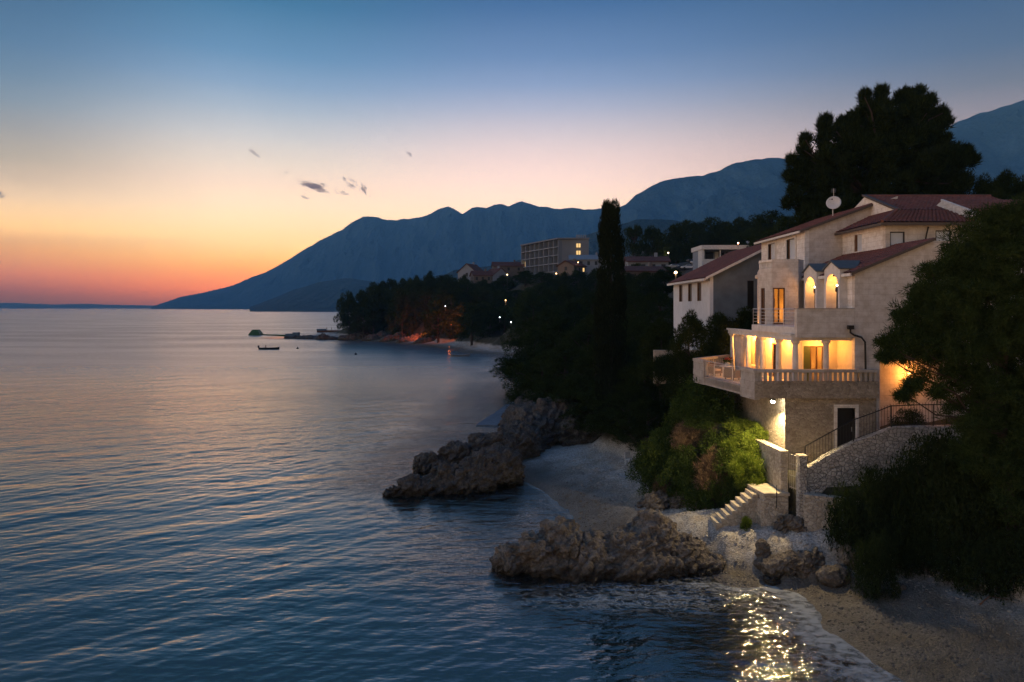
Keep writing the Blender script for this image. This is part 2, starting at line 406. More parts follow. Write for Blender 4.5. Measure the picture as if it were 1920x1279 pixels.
def terrain(x, y, detail=True):
    x = np.asarray(x, dtype=np.float64); y = np.asarray(y, dtype=np.float64)
    sh = x.shape; x = x.ravel(); y = y.ravel()
    wob = fbm(np.stack([x * 0.22, y * 0.22, x * 0], 1), 3) * np.clip(np.hypot(x, y) * 0.012, 0.25, 2.5)
    d = sdist(x, y, SHORE) + wob
    num = np.zeros_like(x); den = np.zeros_like(x)
    for (cx, cyy, cz) in CP:
        w = 1.0 / ((x - cx) ** 2 + (y - cyy) ** 2 + 2.0) ** 1.6
        num += w * cz; den += w
    zc = num / den
    st = 0.16 + 0.46 * np.exp(-(((x - 14.0) / 2.8) ** 2 + ((y - 36.6) / 2.4) ** 2))
    beach = np.where(d < 0, d * 0.16, np.where(d < 8.5, st * d, st * 8.5 + (d - 8.5) * 0.75))
    rise = 1.15 * np.exp(-(((x - 10.6) / 2.3) ** 2 + ((y - 38.6) / 2.2) ** 2)) + 1.0 * np.exp(-(((x - 17.6) / 2.0) ** 2 + ((y - 34.4) / 1.6) ** 2))
    beach = beach + rise * sstep(0.0, 1.8, d)
    # the small floodlit plateau round the steps
    wl = sstep(9.6, 11.0, x) * (1 - sstep(16.6, 18.2, x)) * sstep(32.4, 33.6, y) * (1 - sstep(38.3, 40.0, y))
    n2 = np.zeros_like(x); d2 = np.zeros_like(x)
    for (cx, cyy, cz) in STEPS_BEACH:
        w2 = 1.0 / ((x - cx) ** 2 + (y - cyy) ** 2 + 0.12) ** 2.2
        n2 += w2 * cz; d2 += w2
    beach = beach * (1 - wl) + (n2 / d2) * wl
    beach = np.where(d < 0, np.maximum(beach, -6), beach)
    far = sstep(120, 190, y)
    z = np.minimum(beach, np.maximum(np.maximum(zc, 0.3), wl * 3))
    b = sstep(-0.1, 0.5, sdist(x, y, BENCH))
    z = z * (1 - b) + np.where(d > 0.5, zc, z) * b
    if detail:
        p = np.stack([x, y, z * 0], 1)
        z = z + fbm(p * 0.9, 4) * 0.10 * np.clip(z + 0.6, 0.2, 2.0) + fbm(p * 0.12, 3, k=9) * np.clip((z - 1.5) * 0.25, 0, 1.2)
    return z.reshape(sh)
def tz(x, y):
    return float(terrain(np.array([x]), np.array([y]))[0])

def build_ground():
    nr, nc = 560, 620
    rr = 11.0 * (900 / 11.0) ** (np.arange(nr) / (nr - 1.0))
    th = np.radians(np.linspace(-28, 56, nc))
    R, T = np.meshgrid(rr, th, indexing='ij')
    X, Y = R * np.sin(T), R * np.cos(T)
    Z = terrain(X, Y)
    v = np.stack([X, Y, Z], -1).reshape(-1, 3)
    idx = np.arange(nr * nc).reshape(nr, nc)
    f = np.stack([idx[:-1, :-1], idx[:-1, 1:], idx[1:, 1:], idx[1:, :-1]], -1).reshape(-1, 4)
    zz = Z.reshape(-1)
    f = f[(zz[f].max(1) > -3.5)]
    t = NT('ground')
    pos = t.n('NewGeometry').outputs['Position']
    sp = t.n('SeparateXYZ'); t.L.new(pos, sp.inputs[0])
    # pebble beach: pale rounded stones, finer and darker where the sea keeps it wet, plus painted tree shade nearer by
    pc = t.n('TexVoronoi'); pc.inputs['Scale'].default_value = 13; t.L.new(pos, pc.inputs['Vector'])
    pc2 = t.n('TexVoronoi'); pc2.inputs['Scale'].default_value = 28; t.L.new(pos, pc2.inputs['Vector'])
    sepc = t.n('SeparateColor'); t.L.new(pc.outputs['Color'], sepc.inputs[0])
    sepc2 = t.n('SeparateColor'); t.L.new(pc2.outputs['Color'], sepc2.inputs[0])
    rv = t.math('ADD', t.math('MULTIPLY', sepc.outputs[0], 0.6), t.math('MULTIPLY', sepc2.outputs[0], 0.4))
    peb = t.ramp(rv, [(0.15, (0.25, 0.24, 0.22)), (0.45, (0.39, 0.375, 0.35)), (0.7, (0.49, 0.47, 0.44)), (0.9, (0.60, 0.58, 0.55))])
    pat = t.noise(0.5, 5, 0.6, pos)
    peb = t.mix(t.rng(pat, 0.35, 0.7), peb, t.mix(1.0, peb, (0.70, 0.62, 0.52), 'MULTIPLY'))
    shade_shift = t.rng(sp.outputs['Y'], 28.5, 34.5, -0.45, 0.0)  # shade under the trees painted in: lifts the dark band up the near beach
    wet = t.rng(t.math('ADD', t.math('ADD', sp.outputs['Z'], shade_shift), t.math('MULTIPLY', t.math('SUBTRACT', t.noise(0.8, 3, 0.5, pos), 0.5), 0.5)), 0.25, 1.05, 1.0, 0.0)  # one mask for the wet band and the painted tree shade
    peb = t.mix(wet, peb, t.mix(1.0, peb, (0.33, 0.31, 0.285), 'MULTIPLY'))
    soil = t.ramp(t.noise(0.9, 6, 0.65, pos), [(0.3, (0.020, 0.022, 0.012)), (0.55, (0.045, 0.042, 0.025)), (0.75, (0.085, 0.075, 0.055))])
    veg = t.rng(t.math('ADD', sp.outputs['Z'], t.math('MULTIPLY', t.math('SUBTRACT', t.noise(0.35, 4, 0.6, pos), 0.5), 1.2)), 1.75, 2.5)
    col = t.mix(veg, peb, soil)
    hh = t.math('ADD', t.math('MULTIPLY', pc.outputs['Distance'], -0.6), t.math('MULTIPLY', pc2.outputs['Distance'], -0.4))
    nrm = t.bump(t.math('ADD', hh, t.math('MULTIPLY', t.noise(5, 4, 0.6, pos), 0.5)), 0.9, 0.06)
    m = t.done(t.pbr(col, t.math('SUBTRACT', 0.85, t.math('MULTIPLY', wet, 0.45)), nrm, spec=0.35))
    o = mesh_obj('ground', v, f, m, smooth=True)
    tag(o, kind='structure')
build_ground()

# ------------------------------------------------------------------ sea
def build_sea():
    near = 13.0
    # rows evenly spaced on the inverse of the distance so that every wave that can be resolved is resolved
    inv = np.linspace(1 / near, 1 / 700.0, 1150)
    rr = np.concatenate([1 / inv, 700.0 * (12000 / 700.0) ** (np.arange(1, 120) / 119.0)])
    th = np.radians(np.linspace(-46, 46, 1250))
    nr, nc = len(rr), len(th)
    R, T = np.meshgrid(rr, th, indexing='ij')
    X = (R * np.tan(T)).astype(np.float32); Y = R.astype(np.float32)
    dr = np.gradient(rr)[:, None].astype(np.float32)
    Z = np.zeros_like(X)
    r = np.random.default_rng(11)
    main = math.atan2(-0.86, 0.52)
    nw = 130
    lam = np.exp(r.uniform(np.log(0.42), np.log(9.0), nw))
    gust = 0.65 + 0.55 * fbm(np.stack([X.ravel() * 0.035 + Y.ravel() * 0.012, Y.ravel() * 0.03, X.ravel() * 0], 1), 3).reshape(X.shape)
    dep = -terrain(X[rr < 700][:, :], Y[rr < 700][:, :], detail=False)
    depth = np.full(X.shape, 9.0, dtype=np.float32); depth[rr < 700] = dep
    for l in lam:
        a = main + r.normal(0, 0.50 if l < 1.8 else 0.36 if l < 4 else 0.25)
        k = 2 * math.pi / l
        kx, ky = k * math.cos(a), k * math.sin(a)
        slope = 0.0165 if l < 1.8 else 0.0105 if l < 3.5 else 0.0045
        amp = slope / k * r.uniform(0.6, 1.4)
        fade = np.clip((l / (2.6 * dr * abs(math.sin(a)) + 1e-6)) - 1.0, 0, 1)
        rows = np.where(fade[:, 0] > 0)[0]
        if not len(rows): continue
        n = rows[-1] + 1
        ph = kx * X[:n] + ky * Y[:n] + r.uniform(0, 6.28)
        s = np.sin(ph)
        Z[:n] += amp * fade[:n] * (s + 0.25 * np.cos(2 * ph)) * (gust[:n] if l < 4 else 1.0)
    calm = sstep(-0.1, 1.2, depth) * 0.75 + 0.25
    Z *= calm * 0.74
    v = np.stack([X, Y, Z], -1).reshape(-1, 3)
    idx = np.arange(nr * nc).reshape(nr, nc)
    f = np.stack([idx[:-1, :-1], idx[:-1, 1:], idx[1:, 1:], idx[1:, :-1]], -1).reshape(-1, 4)
    df = depth.ravel()
    f = f[df[f].max(1) > -0.5]
    t = NT('sea')
    pos = t.n('NewGeometry').outputs['Position']
    dp = t.attr('depth'); fm = t.attr('foam')
    # ripples too small to model
    rot = (0, 0, math.radians(-31))
    v1 = t.vec(1.0, 2.3, 1, (0, 0, math.radians(31)), pos)
    b1 = t.noise(2.1, 3, 0.55, v1, 0.3); b2 = t.noise(6.0, 2, 0.5, v1, 0.2); b3 = t.noise(0.32, 3, 0.6, t.vec(1, 3.2, 1, (0, 0, math.radians(20)), pos))
    hgt = t.math('ADD', t.math('MULTIPLY', b1, 0.012), t.math('ADD', t.math('MULTIPLY', b2, 0.003), t.math('MULTIPLY', b3, 0.055)))
    py_ = t.n('SeparateXYZ'); t.L.new(pos, py_.inputs[0]); far_ = t.rng(py_.outputs['Y'], 45, 320, 1.0, 4.5, False)
    chop = t.rng(dp, 0.2, 2.4, 6.5, 1.0)
    gst = t.rng(t.noise(0.011, 4, 0.6, t.vec(1, 3.5, 1, (0, 0, 0.35), pos)), 0.36, 0.66, 0.45, 1.35)
    nrm = t.bump(t.math('MULTIPLY', t.math('MULTIPLY', hgt, gst), t.math('MULTIPLY', chop, far_)), 1.0, 1.0)
    fr = t.n('Fresnel'); fr.inputs['IOR'].default_value = 3.1; t.L.new(nrm, fr.inputs['Normal'])
    gl = t.n('BsdfGlossy'); gl.distribution = 'MULTI_GGX'; t.L.new(t.rng(py_.outputs['Y'], 30, 170, 0.055, 0.28), gl.inputs['Roughness']); t.L.new(nrm, gl.inputs['Normal'])
    df_ = t.n('BsdfDiffuse'); df_.inputs['Color'].default_value = (0.004, 0.020, 0.028, 1)
    tr = t.n('BsdfTransparent'); tr.inputs['Color'].default_value = (0.62, 0.80, 0.76, 1)
    op = t.rng(dp, 0.0, 2.6)
    ms = t.n('MixShader'); t.L.new(op, ms.inputs[0]); t.L.new(tr.outputs[0], ms.inputs[1]); t.L.new(df_.outputs[0], ms.inputs[2])
    m2 = t.n('MixShader'); t.L.new(fr.outputs[0], m2.inputs[0]); t.L.new(ms.outputs[0], m2.inputs[1]); t.L.new(gl.outputs[0], m2.inputs[2])
    # foam: torn lace where the swell breaks
    fv = t.vec(1, 1.5, 1, (0, 0, 0.5), pos)
    lace = t.math('ABSOLUTE', t.math('SUBTRACT', t.noise(1.25, 5, 0.6, fv, 1.2), 0.5))
    lace2 = t.noise(1.8, 4, 0.55, fv, 0.5)
    thin = t.rng(lace, 0.0, 0.06, 1.0, 0.0)
    body = t.rng(t.math('ADD', lace2, t.math('MULTIPLY', fm, 0.42)), 0.66, 1.06)
    fk = t.math('MULTIPLY', t.rng(fm, 0.05, 0.5), t.math('MAXIMUM', t.math('MULTIPLY', thin, 0.62), body), True)
    fk = t.math('MULTIPLY', fk, 0.5)
    fd = t.n('BsdfDiffuse'); fd.inputs['Color'].default_value = (0.62, 0.66, 0.68, 1)
    m3 = t.n('MixShader'); t.L.new(fk, m3.inputs[0]); t.L.new(m2.outputs[0], m3.inputs[1]); t.L.new(fd.outputs[0], m3.inputs[2])
    m = t.done(m3.outputs[0])
    o = mesh_obj('sea', v, f, m, smooth=True)
    a1 = o.data.attributes.new('depth', 'FLOAT', 'POINT'); a1.data.foreach_set('value', df.astype(np.float32))
    fo = np.zeros_like(X, dtype=np.float32)
    Yn = Y; Xn = X
    nz = fbm(np.stack([X.ravel() * 0.5, Y.ravel() * 0.5, X.ravel() * 0], 1), 3, k=4).reshape(X.shape)
    # wash running up the near beach
    sd = depth / 0.16
    fo = np.maximum(fo, (0.95 + .5 * nz) * np.exp(-((sd - 0.9 + nz * 1.6) / 1.6) ** 2) * ((Y < 33.5) & (X > 5)))
    fo = np.maximum(fo, 0.40 * np.exp(-((sd - 2.2 + nz * 1.6) / 1.6) ** 2) * ((Y < 34.5) & (X > 7)))
    fo = np.maximum(fo, 0.5 * np.exp(-((sd - 0.2 + nz * 0.4) / 0.35) ** 2) * ((Y >= 38) & (Y < 56)))
    # churn in front of the big rock, and the gap beside it
    fo = np.maximum(fo, 0.62 * np.exp(-(((X - 5.5 - nz) / 6.5) ** 2 + ((Y - 31.6 - nz) / 1.5) ** 2)))
    fo = np.maximum(fo, 0.6 * np.exp(-(((X - 11.6) / 1.8) ** 2 + ((Y - 33.3) / 1.8) ** 2)))
    fo = np.maximum(fo, 0.8 * np.exp(-(((X + 0.6) / 1.0) ** 2 + ((Y - 32.2) / 0.35) ** 2)))
    a2 = o.data.attributes.new('foam', 'FLOAT', 'POINT'); a2.data.foreach_set('value', fo.ravel().astype(np.float32))
    tag(o, kind='structure')
build_sea()

# ------------------------------------------------------------------ mountains and far shore
def mountain_mat(name, c0, c1):
    t = NT(name)
    n1 = t.noise(0.004, 7, 0.62); n2 = t.noise(0.02, 5, 0.6)
    gl = t.noise(0.006, 6, 0.65, t.vec(1.6, 0.5, 0.45)); n3 = t.noise(0.05, 4, 0.6)
    f = t.math('ADD', t.math('MULTIPLY', n1, 0.3), t.math('ADD', t.math('MULTIPLY', gl, 0.45), t.math('MULTIPLY', n3, 0.25)))
    col = t.ramp(f, [(0.38, c0), (0.50, tuple((a + b) / 2 * 0.8 for a, b in zip(c0, c1))), (0.60, c1)])
    return t.done(t.pbr(col, 0.95, t.bump(t.math('ADD', n2, t.math('MULTIPLY', gl, 2.0)), 1.0, 60), spec=0.1))
def ridge(name, prof, ynear, yfar, m, foot=0.35, seed=0, nu=420, nv=60, rough=0.16, jag=3.2):
    """a mountain range under a skyline given as (column, row); its crest line runs from ynear to yfar metres away"""
    pr = np.array(prof, dtype=np.float64)
    px = np.linspace(pr[0, 0], pr[-1, 0], nu); py = np.interp(px, pr[:, 0], pr[:, 1])
    if jag: py = py + fbm(np.stack([px * 0.035, px * 0, px * 0 + seed], 1), 4, 0.6) * jag * np.clip((HY - py) / 60, 0, 1)
    u = (px - px[0]) / (px[-1] - px[0])
    Yc = yfar + (ynear - yfar) * u if isinstance(ynear, (int, float)) else np.interp(px, ynear, yfar)
    cz = np.maximum(H - (py - HY) / F * Yc, 0.0)
    t = np.concatenate([np.linspace(0, 1, nv), np.linspace(1, 2, 14)[1:]])
    Tt, _ = np.meshgrid(t, u, indexing='ij')
    YY = Yc[None, :] * np.where(Tt <= 1, (1 - foot) + foot * Tt, 1 + 0.35 * (Tt - 1))
    XX = ((px - 960) / F * Yc)[None, :] * np.where(Tt <= 1, 1 - 0.0 * Tt, 1.0) * (YY / Yc[None, :])
    shape = np.where(Tt <= 1, Tt ** 1.25, 1 - (Tt - 1))
    P = np.stack([XX.ravel() * 0.0011, YY.ravel() * 0.0011, np.full(XX.size, seed * 3.7)], 1)
    nz = fbm(P * 1.6, 5, 0.55, k=seed).reshape(XX.shape)
    rg = (1 - 2 * np.abs(fbm(P * np.array([3.4, 1.2, 1]), 5, 0.55, k=seed + 5))).reshape(XX.shape)
    ZZ = cz[None, :] * np.clip(shape + (nz * 0.9 + (rg - 0.6) * 0.8) * rough * 2.0 * np.clip(shape, 0, 1) * np.clip(1.02 - shape, 0, 1) * 2.2, 0, None)
    # keep the body under its own skyline
    lim = H + (cz[None, :] - H) * YY / Yc[None, :]
    ZZ = np.minimum(ZZ, np.where(Tt < 1, lim - 2.0 * (1 - Tt), lim))
    ZZ = np.where(Tt < 0.02, -3.0, np.maximum(ZZ, -3.0))
    v = np.stack([XX, YY, ZZ], -1).reshape(-1, 3)
    n0, n1 = Tt.shape; idx = np.arange(n0 * n1).reshape(n0, n1)
    f = np.stack([idx[:-1, :-1], idx[:-1, 1:], idx[1:, 1:], idx[1:, :-1]], -1).reshape(-1, 4)
    o = mesh_obj(name, v, f, m, smooth=True)
    return tag(o, kind='structure')
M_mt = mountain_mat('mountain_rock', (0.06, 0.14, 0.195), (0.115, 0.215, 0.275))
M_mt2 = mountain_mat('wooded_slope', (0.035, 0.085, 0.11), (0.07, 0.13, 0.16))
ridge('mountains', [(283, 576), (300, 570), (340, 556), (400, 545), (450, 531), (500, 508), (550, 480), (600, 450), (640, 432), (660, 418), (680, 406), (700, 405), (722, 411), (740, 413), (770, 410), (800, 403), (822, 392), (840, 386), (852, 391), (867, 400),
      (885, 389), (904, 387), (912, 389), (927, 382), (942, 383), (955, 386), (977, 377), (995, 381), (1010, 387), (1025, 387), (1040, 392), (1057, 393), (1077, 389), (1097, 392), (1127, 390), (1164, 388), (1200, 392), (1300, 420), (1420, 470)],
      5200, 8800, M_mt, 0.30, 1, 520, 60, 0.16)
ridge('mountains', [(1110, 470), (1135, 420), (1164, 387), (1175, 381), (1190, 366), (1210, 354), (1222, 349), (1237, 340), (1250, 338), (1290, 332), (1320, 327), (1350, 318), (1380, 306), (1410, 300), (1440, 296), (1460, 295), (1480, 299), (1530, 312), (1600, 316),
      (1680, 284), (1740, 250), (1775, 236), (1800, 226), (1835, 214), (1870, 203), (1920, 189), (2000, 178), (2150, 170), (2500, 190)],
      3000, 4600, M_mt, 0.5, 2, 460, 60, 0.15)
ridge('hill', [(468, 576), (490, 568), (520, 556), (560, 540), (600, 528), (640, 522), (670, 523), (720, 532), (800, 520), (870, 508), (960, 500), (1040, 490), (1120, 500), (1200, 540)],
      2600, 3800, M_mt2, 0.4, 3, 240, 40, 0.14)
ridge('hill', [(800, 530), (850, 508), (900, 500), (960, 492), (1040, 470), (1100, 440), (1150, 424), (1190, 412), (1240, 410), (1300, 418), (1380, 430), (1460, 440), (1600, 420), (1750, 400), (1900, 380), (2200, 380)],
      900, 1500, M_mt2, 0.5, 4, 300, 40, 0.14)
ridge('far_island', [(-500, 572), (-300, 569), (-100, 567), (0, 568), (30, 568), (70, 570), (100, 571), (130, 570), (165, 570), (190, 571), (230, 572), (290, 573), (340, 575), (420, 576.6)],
      11500, 11500, mountain_mat('haze_faded_rock', (0.42, 0.40, 0.42), (0.5, 0.47, 0.48)), 0.1, 5, 200, 14, 0.1)  # island painted pale to stand in for the haze in front of it

# ------------------------------------------------------------------ evening haze
def build_haze():
    m = bpy.data.materials.new('haze'); m.use_nodes = True
    N, L = m.node_tree.nodes, m.node_tree.links
    N.clear(); out = N.new('ShaderNodeOutputMaterial')
    pv = N.new('ShaderNodeVolumePrincipled')
    pv.inputs['Color'].default_value = HAZE_COL
    pv.inputs['Density'].default_value = HAZE_DEN
    pv.inputs['Anisotropy'].default_value = 0.0
    L.new(pv.outputs[0], out.inputs['Volume'])
    o = MB().box(-13500, 9000, -900, HAZE_FAR, -9, HAZE_TOP).build('haze', m)
    tag(o, kind='stuff')
build_haze()
# ------------------------------------------------------------------ building materials
def wall_uv(t):
    """masonry courses on any upright wall: (x + y, z)"""
    s = t.n('SeparateXYZ'); t.L.new(t.tc.outputs['Object'], s.inputs[0])
    c = t.n('CombineXYZ'); t.L.new(t.math('ADD', s.outputs['X'], s.outputs['Y']), c.inputs[0]); t.L.new(s.outputs['Z'], c.inputs[1])
    return c.outputs[0]
def block_stone(name, c0, c1, mort, bw=0.62, bh=0.31, ms=0.008, strength=0.35):
    t = NT(name)
    b = t.n('TexBrick'); b.offset = 0.5; b.squash = 1.0
    t.L.new(wall_uv(t), b.inputs['Vector'])
    b.inputs['Scale'].default_value = 1.0; b.inputs['Brick Width'].default_value = bw; b.inputs['Row Height'].default_value = bh
    b.inputs['Mortar Size'].default_value = ms; b.inputs['Mortar Smooth'].default_value = 0.3; b.inputs['Bias'].default_value = 0.0
    b.inputs['Color1'].default_value = c0 + (1,); b.inputs['Color2'].default_value = c1 + (1,); b.inputs['Mortar'].default_value = mort + (1,)
    n = t.noise(2.6, 6, 0.65); n2 = t.noise(18, 3, 0.6); st = t.noise(0.5, 5, 0.7, t.vec(1, 1, 0.25))
    col = t.mix(t.rng(n, 0.35, 0.7), b.outputs['Color'], t.mix(1.0, b.outputs['Color'], (0.78, 0.74, 0.70), 'MULTIPLY'))
    col = t.mix(t.rng(st, 0.52, 0.75, 0, 0.36), col, t.mix(1.0, col, (0.55, 0.50, 0.46), 'MULTIPLY'))
    nrm = t.bump(t.math('ADD', t.math('MULTIPLY', b.outputs['Fac'], -0.6), t.math('MULTIPLY', n2, 0.4)), strength, 0.02)
    return t.done(t.pbr(col, 0.85, nrm, spec=0.25))
def rubble_stone(name, c0, c1, mort, scale=3.4, seam=0.05, dist=0.06):
    t = NT(name)
    wv = t.n('TexNoise'); wv.inputs['Scale'].default_value = 2.2; t.L.new(t.tc.outputs['Object'], wv.inputs['Vector'])
    av = t.n('VectorMath', operation='MULTIPLY_ADD'); t.L.new(wv.outputs['Color'], av.inputs[0]); av.inputs[1].default_value = (0.22, 0.22, 0.22); t.L.new(t.tc.outputs['Object'], av.inputs[2])
    e = t.voro(scale, 'DISTANCE_TO_EDGE', t.vec(1, 1, 1.35, src=av.outputs[0]))
    vc = t.voro(scale, 'F1', t.vec(1, 1, 1.35, src=av.outputs[0]), 'Color')
    sc = t.n('SeparateColor'); t.L.new(vc, sc.inputs[0])
    n = t.noise(9, 5, 0.65); big = t.noise(0.6, 4, 0.6)
    col = t.mix(sc.outputs[0], c0, c1)
    col = t.mix(t.rng(n, 0.3, 0.75, 0, 0.7), col, t.mix(1.0, col, (0.6, 0.57, 0.52), 'MULTIPLY'))
    col = t.mix(t.rng(big, 0.45, 0.7, 0, 0.6), col, t.mix(1.0, col, (0.66, 0.6, 0.52), 'MULTIPLY'))
    sm = t.rng(e, seam * 0.25, seam, 1, 0)
    col = t.mix(sm, col, mort)
    nrm = t.bump(t.math('ADD', t.rng(e, 0, 0.16), t.math('MULTIPLY', n, 0.5)), 0.8, dist)
    return t.done(t.pbr(col, 0.9, nrm, spec=0.2))
def plain(name, c, rough=0.6, var=0.12, scale=4.0, bump=0.15, spec=0.3, metal=0.0):
    t = NT(name)
    n = t.noise(scale, 5, 0.6)
    col = t.mix(t.rng(n, 0.3, 0.7), c, tuple(q * (1 - var * 2) for q in c))
    return t.done(t.pbr(col, rough, t.bump(t.noise(scale * 8, 3, 0.6), bump, 0.01), metal, spec))
def glow(name, c, s):
    t = NT(name); e = t.n('Emission'); e.inputs['Color'].default_value = tuple(c) + (1,); e.inputs['Strength'].default_value = s
    return t.done(e.outputs[0])
def tile_mat(name='roof_tile'):
    t = NT(name)
    n = t.noise(1.1, 5, 0.65); n2 = t.noise(7, 4, 0.6); isl = t.voro(4.0, 'F1', None, 'Color')
    s = t.n('SeparateColor'); t.L.new(isl, s.inputs[0])
    col = t.mix(s.outputs[0], (0.15, 0.052, 0.040), (0.22, 0.082, 0.060))
    col = t.mix(t.rng(n, 0.4, 0.7, 0, 0.6), col, (0.09, 0.055, 0.045))
    return t.done(t.pbr(col, 0.75, t.bump(n2, 0.3, 0.02), spec=0.3))
def glass_mat(name, tint=(0.02, 0.025, 0.03)):
    t = NT(name)
    return t.done(t.pbr(tint, 0.06, None, spec=0.8))
def clear_glass(name='clear_glass'):
    t = NT(name); tr = t.n('BsdfTransparent'); g = t.n('BsdfGlossy'); g.inputs['Roughness'].default_value = 0.02
    fr = t.n('Fresnel'); fr.inputs['IOR'].default_value = 1.5; m = t.n('MixShader')
    t.L.new(fr.outputs[0], m.inputs[0]); t.L.new(tr.outputs[0], m.inputs[1]); t.L.new(g.outputs[0], m.inputs[2]); return t.done(m.outputs[0])
S_block = block_stone('limestone_blocks', (0.56, 0.53, 0.50), (0.61, 0.58, 0.55), (0.44, 0.415, 0.39))
S_pale_lit = block_stone('pale_lit_limestone_blocks', (0.72, 0.71, 0.69), (0.78, 0.77, 0.755), (0.45, 0.43, 0.41))  # light of the sunset sky put into paler stone on left-facing walls
S_base = rubble_stone('brown_rubble_masonry', (0.27, 0.235, 0.19), (0.40, 0.355, 0.30), (0.26, 0.235, 0.20), 4.6, 0.035, 0.03)
S_slab = block_stone('stone_facing', (0.36, 0.345, 0.33), (0.44, 0.42, 0.40), (0.25, 0.24, 0.23), 0.5, 0.45)
S_white = rubble_stone('white_rubble_masonry', (0.40, 0.39, 0.37), (0.64, 0.63, 0.605), (0.13, 0.125, 0.12), 4.3, 0.065, 0.06)
S_low = rubble_stone('beige_rubble_masonry', (0.42, 0.38, 0.32), (0.60, 0.56, 0.49), (0.27, 0.24, 0.20), 4.2, 0.04, 0.04)
P_white = plain('white_render', (0.70, 0.69, 0.67)); P_col = plain('column_render', (0.66, 0.64, 0.62), 0.6, 0.1, 3)
P_in = plain('interior_plaster', (0.72, 0.60, 0.42), 0.7, 0.05); P_floor = plain('terrace_paving', (0.60, 0.53, 0.45), 0.5, 0.15, 2)
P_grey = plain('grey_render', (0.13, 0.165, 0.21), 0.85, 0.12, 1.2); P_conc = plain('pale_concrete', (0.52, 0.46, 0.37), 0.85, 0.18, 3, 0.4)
R_tile = tile_mat(); M_dark = plain('dark_iron', (0.012, 0.012, 0.013), 0.45, 0.1, 6, 0.1, 0.4); M_steel = plain('brushed_rail', (0.55, 0.55, 0.56), 0.35, 0.05, 6, 0.05, 0.5, 0.6)
M_wood = plain('brown_timber', (0.14, 0.065, 0.03), 0.55, 0.25, 5); M_shut = plain('roller_shutter', (0.52, 0.58, 0.66), 0.5, 0.05, 2)
M_frame = plain('pale_frame', (0.60, 0.59, 0.57), 0.5, 0.05); M_gl = glass_mat('dark_glass'); M_clear = clear_glass()
M_green = plain('green_door', (0.075, 0.095, 0.03), 0.5, 0.1); M_cloth = plain('curtain_cloth', (0.62, 0.52, 0.44), 0.9, 0.12, 2); M_fascia = plain('dark_fascia', (0.09, 0.07, 0.06), 0.6, 0.1)
M_cush = plain('cushion_cloth', (0.60, 0.50, 0.46), 0.9, 0.1); M_rattan = plain('brown_rattan', (0.09, 0.05, 0.03), 0.7, 0.2, 20); M_red = plain('red_petals', (0.5, 0.05, 0.05), 0.7)

def panel(mb, axis, c, thick, u0, u1, z0, z1, holes=()):
    """upright wall slab on the plane axis=c (thick goes towards + ), with rectangular holes (a, b, zlo, zhi)"""
    us = sorted({u0, u1, *[h[0] for h in holes], *[h[1] for h in holes]})
    us = [u for u in us if u0 - 1e-6 <= u <= u1 + 1e-6]
    for a, b in zip(us[:-1], us[1:]):
        zs = [z0]
        for h in sorted([h for h in holes if h[0] <= a + 1e-6 and h[1] >= b - 1e-6], key=lambda q: q[2]):
            zs += [max(h[2], z0), min(h[3], z1)]
        zs.append(z1)
        for k in range(0, len(zs), 2):
            if zs[k + 1] - zs[k] > 1e-4:
                if axis == 'y': mb.box(a, b, c, c + thick, zs[k], zs[k + 1])
                else: mb.box(c, c + thick, a, b, zs[k], zs[k + 1])
    return mb
def tiles(mb, e0, e1, r1, r0, tw=0.27, th=0.40, amp=0.075):
    """a field of curved roof tiles on the quad eave0-eave1-ridge1-ridge0"""
    e0, e1, r1, r0 = map(Vector, (e0, e1, r1, r0))
    nrm = (e1 - e0).cross(r0 - e0)
    if nrm.length < 1e-6: nrm = (e1 - e0).cross(r1 - e0)
    nrm.normalize()
    if nrm.z < 0: nrm = -nrm
    Lw = max((e1 - e0).length, (r1 - r0).length); Lh = max((r0 - e0).length, (r1 - e1).length)
    ncol = max(2, int(Lw / tw)); nrow = max(1, int(Lh / th)); per = 6
    prof = [0.0, 0.55, 0.95, 1.0, 0.95, 0.55]
    vs = []; nu = ncol * per + 1; rows = []
    for j in range(nrow):
        for (dv, lift) in ((0.0, 0.035), (1.0, 0.0)):
            v = (j + dv) / nrow
            rows.append((v, lift))
    for v, lift in rows:
        a = e0.lerp(r0, v); b = e1.lerp(r1, v)
        for i in range(nu):
            vs.append(a.lerp(b, i / (nu - 1)) + nrm * (prof[i % per] * amp + lift))
    fs = []
    for j in range(len(rows) - 1):
        for i in range(nu - 1):
            fs.append((j*nu+i, j*nu+i+1, (j+1)*nu+i+1, (j+1)*nu+i))
    mb.add(vs, fs)
    # underside board
    lo = [p - nrm * 0.10 for p in (e0, e1, r1, r0)]; up = [p - nrm * 0.005 for p in (e0, e1, r1, r0)]
    mb.add(up + lo, [(4, 7, 6, 5), (0, 1, 2, 3), (0, 4, 5, 1), (1, 5, 6, 2), (2, 6, 7, 3), (3, 7, 4, 0)])
def point(name, loc, power, color, r=0.06, spot=None):
    l = bpy.data.lights.new(name, 'POINT'); l.energy = power; l.color = color; l.shadow_soft_size = r
    o = bpy.data.objects.new(name, l); COL.objects.link(o); o.location = loc; return o
WARM = (1.0, 0.385, 0.066); AMBER = (1.0, 0.32, 0.05)

